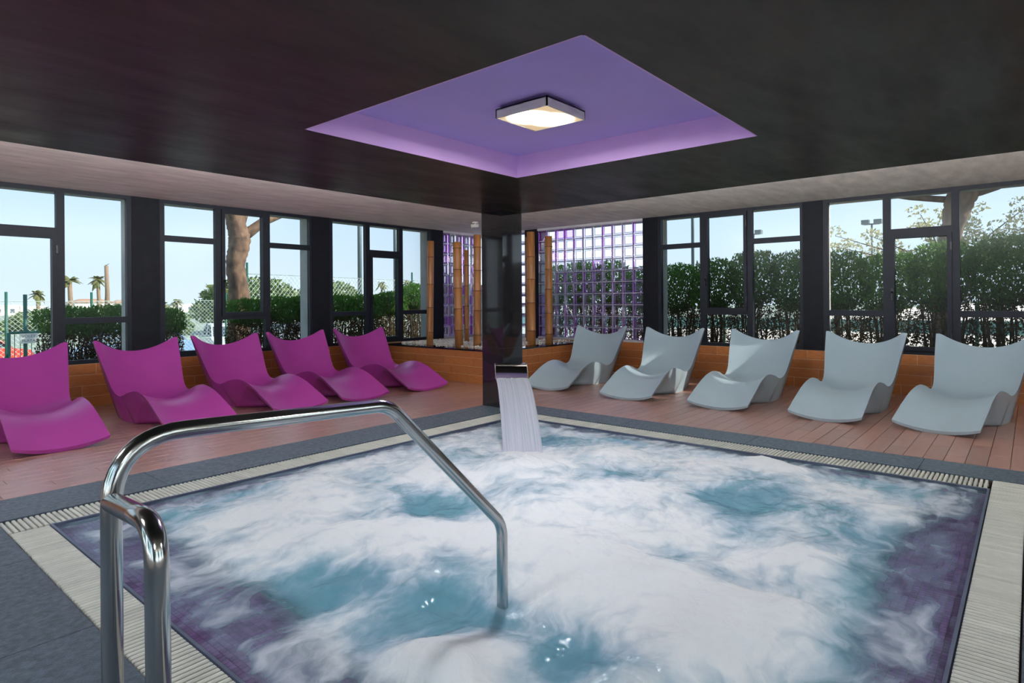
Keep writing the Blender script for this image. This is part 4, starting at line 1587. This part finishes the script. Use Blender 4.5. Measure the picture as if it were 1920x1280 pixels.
# far round trees
def round_tree(x, y, z, rx, rz, label, seed, n=5000, size=.5):
    root = empty('round_tree', (x, y, -1.1))
    tag(root, label, 'tree')
    MB().tube([(0, 0, 0), (0, 0, z + 1.1)], [.3, .2], 8).build('trunk', 'bark', root)
    leaf_cloud([(0, 0, z + 1.1, rx, rx, rz), (rx * .5, 0, z + 1.1 - rz * .25, rx * .7, rx * .7, rz * .7), (-rx * .5, 0, z + 1.1 - rz * .35, rx * .7, rx * .7, rz * .6)], n, size, seed, flat=.3).build('crown', 'leaf_far', root, fix=False)
round_tree(22.6, 45, 1.2, 3.6, 1.9, 'broad round dark-green tree beyond the car park, behind the pine trunk', 61, size=.32)
round_tree(37.6, 58, 1.3, 3.6, 2.2, 'broad round tree beyond the car park, next to the first round tree', 62, size=.32)
round_tree(3.2, 26.5, .35, 1.3, 1.1, 'small round tree just behind the low fence near the gate', 63, 2500, .12)
round_tree(10.8, 33, .2, 2.2, .9, 'low wide bush at the edge of the car park', 64, 2500, .22)
round_tree(58, 74, .8, 3.6, 1.6, 'far round tree behind the sports court poles', 65, 3000, .35)
round_tree(14, 60, -.2, 3.2, 1.0, 'far low tree in front of the white houses', 66, 3000, .3)
round_tree(24, 70, -.2, 3.6, 1.0, 'far low tree beside the tall palms', 67, 3000, .3)

# palms
def palm(x, y, top, rad, crown, label, seed, base=-1.1, dead=False):
    root = empty('palm_tree', (x, y, base))
    tag(root, label, 'palm')
    rr = random.Random(seed)
    H_ = top - base
    MB().tube([(0, 0, 0), (.1, 0, H_ * .5), (0, 0, H_)], [rad * 1.3, rad, rad * .9], 8).build('trunk', 'palm_bark', root)
    nf = 5 if dead else 22
    for k in range(nf):
        a = rr.uniform(0, 6.28)
        el = rr.uniform(-.7, 1.2) if not dead else rr.uniform(.2, 1.3)
        L = crown * rr.uniform(.75, 1.05)
        mb = MB()
        pts, vsx = [], []
        for i in range(6):
            f_ = i / 5
            r_ = L * f_
            z_ = math.sin(el) * r_ - .55 * L * f_ * f_
            c = Vector((math.cos(a) * math.cos(el) * r_, math.sin(a) * math.cos(el) * r_, z_))
            w_ = crown * (.16 if dead else .20) * math.sin(math.pi * (0.15 + .8 * f_))
            sd = Vector((-math.sin(a), math.cos(a), 0))
            vsx += [c - sd * w_ - Vector((0, 0, w_ * .5)), c, c + sd * w_ - Vector((0, 0, w_ * .5))]
        fs_ = []
        for i in range(5):
            b_ = i * 3
            fs_ += [(b_, b_ + 1, b_ + 4, b_ + 3), (b_ + 1, b_ + 2, b_ + 5, b_ + 4)]
        mb.add(vsx, fs_)
        mb.build('frond', 'leaf_palm', root, loc=(0, 0, H_), fix=False)
palm(19.1, 90, 2.3, .20, 1.3, 'small palm seen past the green gate', 1)
palm(22.3, 90, 4.0, .26, 1.5, 'palm standing alone beside the white house', 2)
palm(25.3, 90, 4.2, .22, 1.3, 'palm with a full crown next to the crownless palm trunk', 3)
palm(27.7, 95, 6.2, .28, .8, 'tall bare palm trunk with almost no crown', 4, dead=True)
palm(34.6, 90, 1.3, .2, 1.1, 'far small palm seen beside the pine trunk window, of a pair', 5)
palm(31.6, 86, 1.0, .2, 1.0, 'far small palm, the shorter of a pair', 6)
palm(46.4, 60, 3.3, .16, 1.0, 'slim palm behind the sports court fence', 7)
palm(50.6, 60, 3.4, .2, 1.6, 'wide windswept palm behind the hedge next to the planter window', 8)

# houses
def house(x, y, wd, dp, h, label, roof=True, base=-2.0):
    root = empty('house', (x, y, base))
    tag(root, label, 'house')
    MB().box(-wd / 2, wd / 2, -dp / 2, dp / 2, 0, h).build('walls', 'house_white', root)
    m2 = MB()
    if roof:
        m2.add([(-wd / 2 - .3, -dp / 2 - .3, h), (wd / 2 + .3, -dp / 2 - .3, h), (wd / 2 + .3, dp / 2 + .3, h), (-wd / 2 - .3, dp / 2 + .3, h), (-wd / 4, 0, h + .7), (wd / 4, 0, h + .7)],
               [(0, 1, 5, 4), (1, 2, 5), (2, 3, 4, 5), (3, 0, 4), (0, 3, 2, 1)])
    else:
        m2.box(-wd / 2 - .1, wd / 2 + .1, -dp / 2 - .1, dp / 2 + .1, h, h + .2)
    m2.build('roof', 'roof_tile' if roof else 'house_white', root)
    n_ = max(2, int(wd / 1.8))
    for i in range(n_):
        u = -wd / 2 + (i + .5) * wd / n_
        MB().box(u - .35, u + .35, -dp / 2 - .03, -dp / 2 + .05, h * .5, h * .5 + .8).build('window', 'house_glass', root)
house(38.0, 140, 6.5, 6, 3.9, 'white house with a tiled roof between the palms', base=-2.6)
house(44.4, 142, 4.5, 5, 3.7, 'smaller white house next to the tiled-roof house', base=-2.6)
hr_ = random.Random(12)
for k, (x, h) in enumerate([(22, 2.2), (27, 2.7), (32, 2.4), (51, 2.4), (56, 2.2), (61, 2.6), (66, 2.3), (71, 2.5), (76, 2.3), (81, 2.5)]):
    house(x, 150 + (k % 3) * 3, 4.2, 5, h, 'low white flat-roofed house in the distant row', roof=False)
for o in COL.objects:
    if o.get('label') == 'low white flat-roofed house in the distant row':
        o['group'] = 'distant row of white houses'

# fences: posts and rails are parts, the wire netting is stuff
def chain_fence(p0, p1, h, base, npost, label, pitch=.11, wire=.006, extra=0.25):
    p0, p1 = Vector((*p0, 0)), Vector((*p1, 0))
    L = (p1 - p0).length
    d = (p1 - p0).normalized()
    root = empty('chain_link_fence', (p0.x, p0.y, base))
    tag(root, label, 'fence')
    pm = MB().tube([(0, 0, 0), (0, 0, h + extra)], .032, 8).mesh('post', 'green_paint')
    for i in range(npost):
        q_ = d * (L * i / (npost - 1))
        link('post', pm, root, (q_.x, q_.y, 0))
    for z in (h, h * .5, .08):
        MB().tube([(0, 0, z), tuple(d * L + Vector((0, 0, z)))], .008, 5).build('rail_wire', 'wire', root)
    mb = MB()
    n_ = Vector((-d.y, d.x, 0)) * wire * .5
    k = -h
    while k < L:
        for s1 in (1, -1):
            a0, a1 = max(k, 0), min(k + h, L)
            if a1 - a0 > .02:
                z0, z1 = (a0 - k), (a1 - k)
                if s1 < 0:
                    z0, z1 = h - z0, h - z1
                A, B = d * a0 + Vector((0, 0, z0)), d * a1 + Vector((0, 0, z1))
                ud = Vector((0, 0, wire * .7))
                mb.add([A - ud + n_, B - ud + n_, B + ud, A + ud, A - ud - n_, B - ud - n_], [(0, 1, 2, 3), (4, 3, 2, 5), (0, 4, 5, 1)])
        k += pitch
    tag(mb.build('wire_netting', 'wire', root, fix=False), kind='stuff')
    return root
chain_fence((-2, 20), (9.2, 20), 2.35, -1.1, 7, 'low chain-link fence along the car park behind the gate', pitch=.12, wire=.007)
cf = chain_fence((7.93, 16), (34, 22), 3.05, -1.1, 12, 'tall green-posted chain-link fence of the sports court', pitch=.15, wire=.007, extra=.3)
MB().tube([(0, 0, 2.6), (.75, .15, .9)], .04, 8).build('brace', 'green_paint', cf)
MB().tube([(0, 0, 2.3), (-.02, -.6, .9)], .04, 8).build('brace', 'green_paint', cf)

# gate with sign
gt = empty('gate', (3.1, 17, -1.1))
tag(gt, 'green metal gate with a white paper sign in front of parked cars', 'gate')
gm = MB()
for x in (0.0, .92):
    gm.tube([(x, 0, 0), (x, 0, 1.66)], .035, 8)
for z in (.35, 1.66):
    gm.tube([(0, 0, z), (.92, 0, z)], .03, 8)
gm.build('frame', 'green_paint', gt)
for x in [i * .10 for i in range(1, 9)]:
    MB().tube([(x, 0, .35), (x, 0, 1.66)], .007, 6).build('bar', 'green_paint', gt)
MB().tube([(.30, .05, 0), (.30, .05, 2.5)], .038, 8).build('tall_post', 'green_paint', gt)
MB().tube([(-.02, 0, 1.2), (-.5, -.3, .3)], .025, 8).build('stay', 'green_paint', gt)
sg = MB().box(.17, .49, -.095, -.085, 1.42, 1.64).build('sign', 'sign_white', gt)
def text_mesh(txt, size, loc, parent, mat):
    cu = bpy.data.curves.new('lettering', 'FONT')
    cu.body = txt
    cu.size = size
    cu.align_x = 'CENTER'
    cu.extrude = .001
    tmp = bpy.data.objects.new('lettering_curve', cu)
    COL.objects.link(tmp)
    dgph = bpy.context.evaluated_depsgraph_get()
    me = bpy.data.meshes.new_from_object(tmp.evaluated_get(dgph))
    bpy.data.objects.remove(tmp, do_unlink=True)
    me.materials.clear()
    me.materials.append(MATS[mat])
    o = link('lettering', me, parent, loc, (R(90), 0, 0))
    return o
text_mesh('VOLEY', .082, (.33, -.0965, 1.55), sg, 'sign_ink')
text_mesh('PLAYA', .082, (.33, -.0965, 1.455), sg, 'sign_ink')

# parked cars
def car(x, y, rz, paint, label, base=-1.1):
    root = empty('parked_car', (x, y, base), rz)
    tag(root, label, 'car')
    body = [(-2.05, .30), (-2.1, .62), (-2.0, .80), (-1.3, .90), (-.75, 1.02), (1.35, 1.02), (1.95, .92), (2.05, .70), (2.05, .30)]
    MB().prism(body, 'y', -.84, .84).build('body', paint, root)
    roof = [(-.85, 1.0), (-.25, 1.38), (.95, 1.42), (1.55, 1.0)]
    MB().prism(roof, 'y', -.72, .72).build('cabin', 'car_glass', root)
    rt = [(-.30, 1.36), (-.20, 1.42), (.92, 1.46), (1.05, 1.38)]
    MB().prism(rt, 'y', -.70, .70).build('roof', paint, root)
    for px in (-.9, .35, 1.5):
        m2 = MB()
        for s1 in (-1, 1):
            m2.tube([(px, s1 * .78, 1.0), (px + (.55 if px < 0 else 0 if px < 1 else -.5), s1 * .715, 1.39)], .03, 5)
        m2.build('roof_pillar', paint, root)
    for px in (-1.3, 1.3):
        for s1 in (-1, 1):
            MB().tube([(px, s1 * .70, .31), (px, s1 * .87, .31)], .31, 16).build('wheel', 'tyre', root)
car(2.6, 23.2, R(15), 'car_red', 'red parked car behind the gate')
car(7.3, 22.6, R(25), 'car_blue', 'blue parked car behind the gate')
car(11.2, 24.0, R(75), 'car_white', 'white parked car beyond the pine trunk')
car(13.6, 25.6, R(75), 'car_silver', 'silver parked car beyond the pine trunk')
car(9.4, 29.0, R(75), 'car_silver', 'silver parked car next to the bush by the low fence')
car(16.0, 27.2, R(75), 'car_white', 'white parked car farthest along the row')

# poles
def pole(x, y, base, top, r_, name, label, heads=0, dirv=(0, 1)):
    root = empty(name, (x, y, base))
    tag(root, label, 'lamp post' if heads else 'pole')
    MB().tube([(0, 0, 0), (0, 0, top - base)], [r_, r_ * .8], 8).build('mast', 'pole_metal', root)
    if heads:
        dx, dy = dirv
        MB().tube([(-dx * .45, -dy * .45, top - base), (dx * .45, dy * .45, top - base)], .05, 6).build('crossbar', 'pole_metal', root)
        for s1 in (-1, 1):
            MB().box(s1 * dx * .35 - .22, s1 * dx * .35 + .22, s1 * dy * .35 - .22, s1 * dy * .35 + .22, top - base, top - base + .28).build('floodlight', 'pole_metal', root)
pole(17.3, 24, -1.1, 9.0, .11, 'tall_pole', 'tall dark pole behind the sports court fence, nearer the pine')
pole(19.4, 24, -1.1, 9.0, .10, 'tall_pole', 'tall dark pole behind the sports court fence, nearer the planter')
pole(45, 7.85, -.13, 5.9, .07, 'floodlight_mast', 'floodlight mast with two heads beside the pale-leaved tree', 2)
pole(45, 15.3, -.13, 5.8, .07, 'floodlight_mast', 'floodlight mast with two heads beyond the hedge by the glass blocks', 2)
pole(16.5, 7.3, -.13, 6.5, .05, 'tall_pole', 'slim tall pole beyond the hedge next to the glass block wall')
pole(9.6, 30, -1.1, 2.4, .05, 'tall_pole', 'thin pole at the edge of the car park')

# green windscreen fence of the court
ws = empty('windscreen_fence', (18, -14, -.13))
tag(ws, 'teal windscreen fence of the court behind the hedge', 'fence')
pm = MB().tube([(0, 0, 0), (0, 0, 1.2)], .04, 8).mesh('post', 'green_paint')
sm_ = MB().box(-.006, .006, .04, 2.96, .44, .76).mesh('screen_panel', 'windscreen')
for i in range(11):
    link('post', pm, ws, (0, i * 3.0, 0))
    if i < 10:
        link('screen_panel', sm_, ws, (0, i * 3.0, 0))
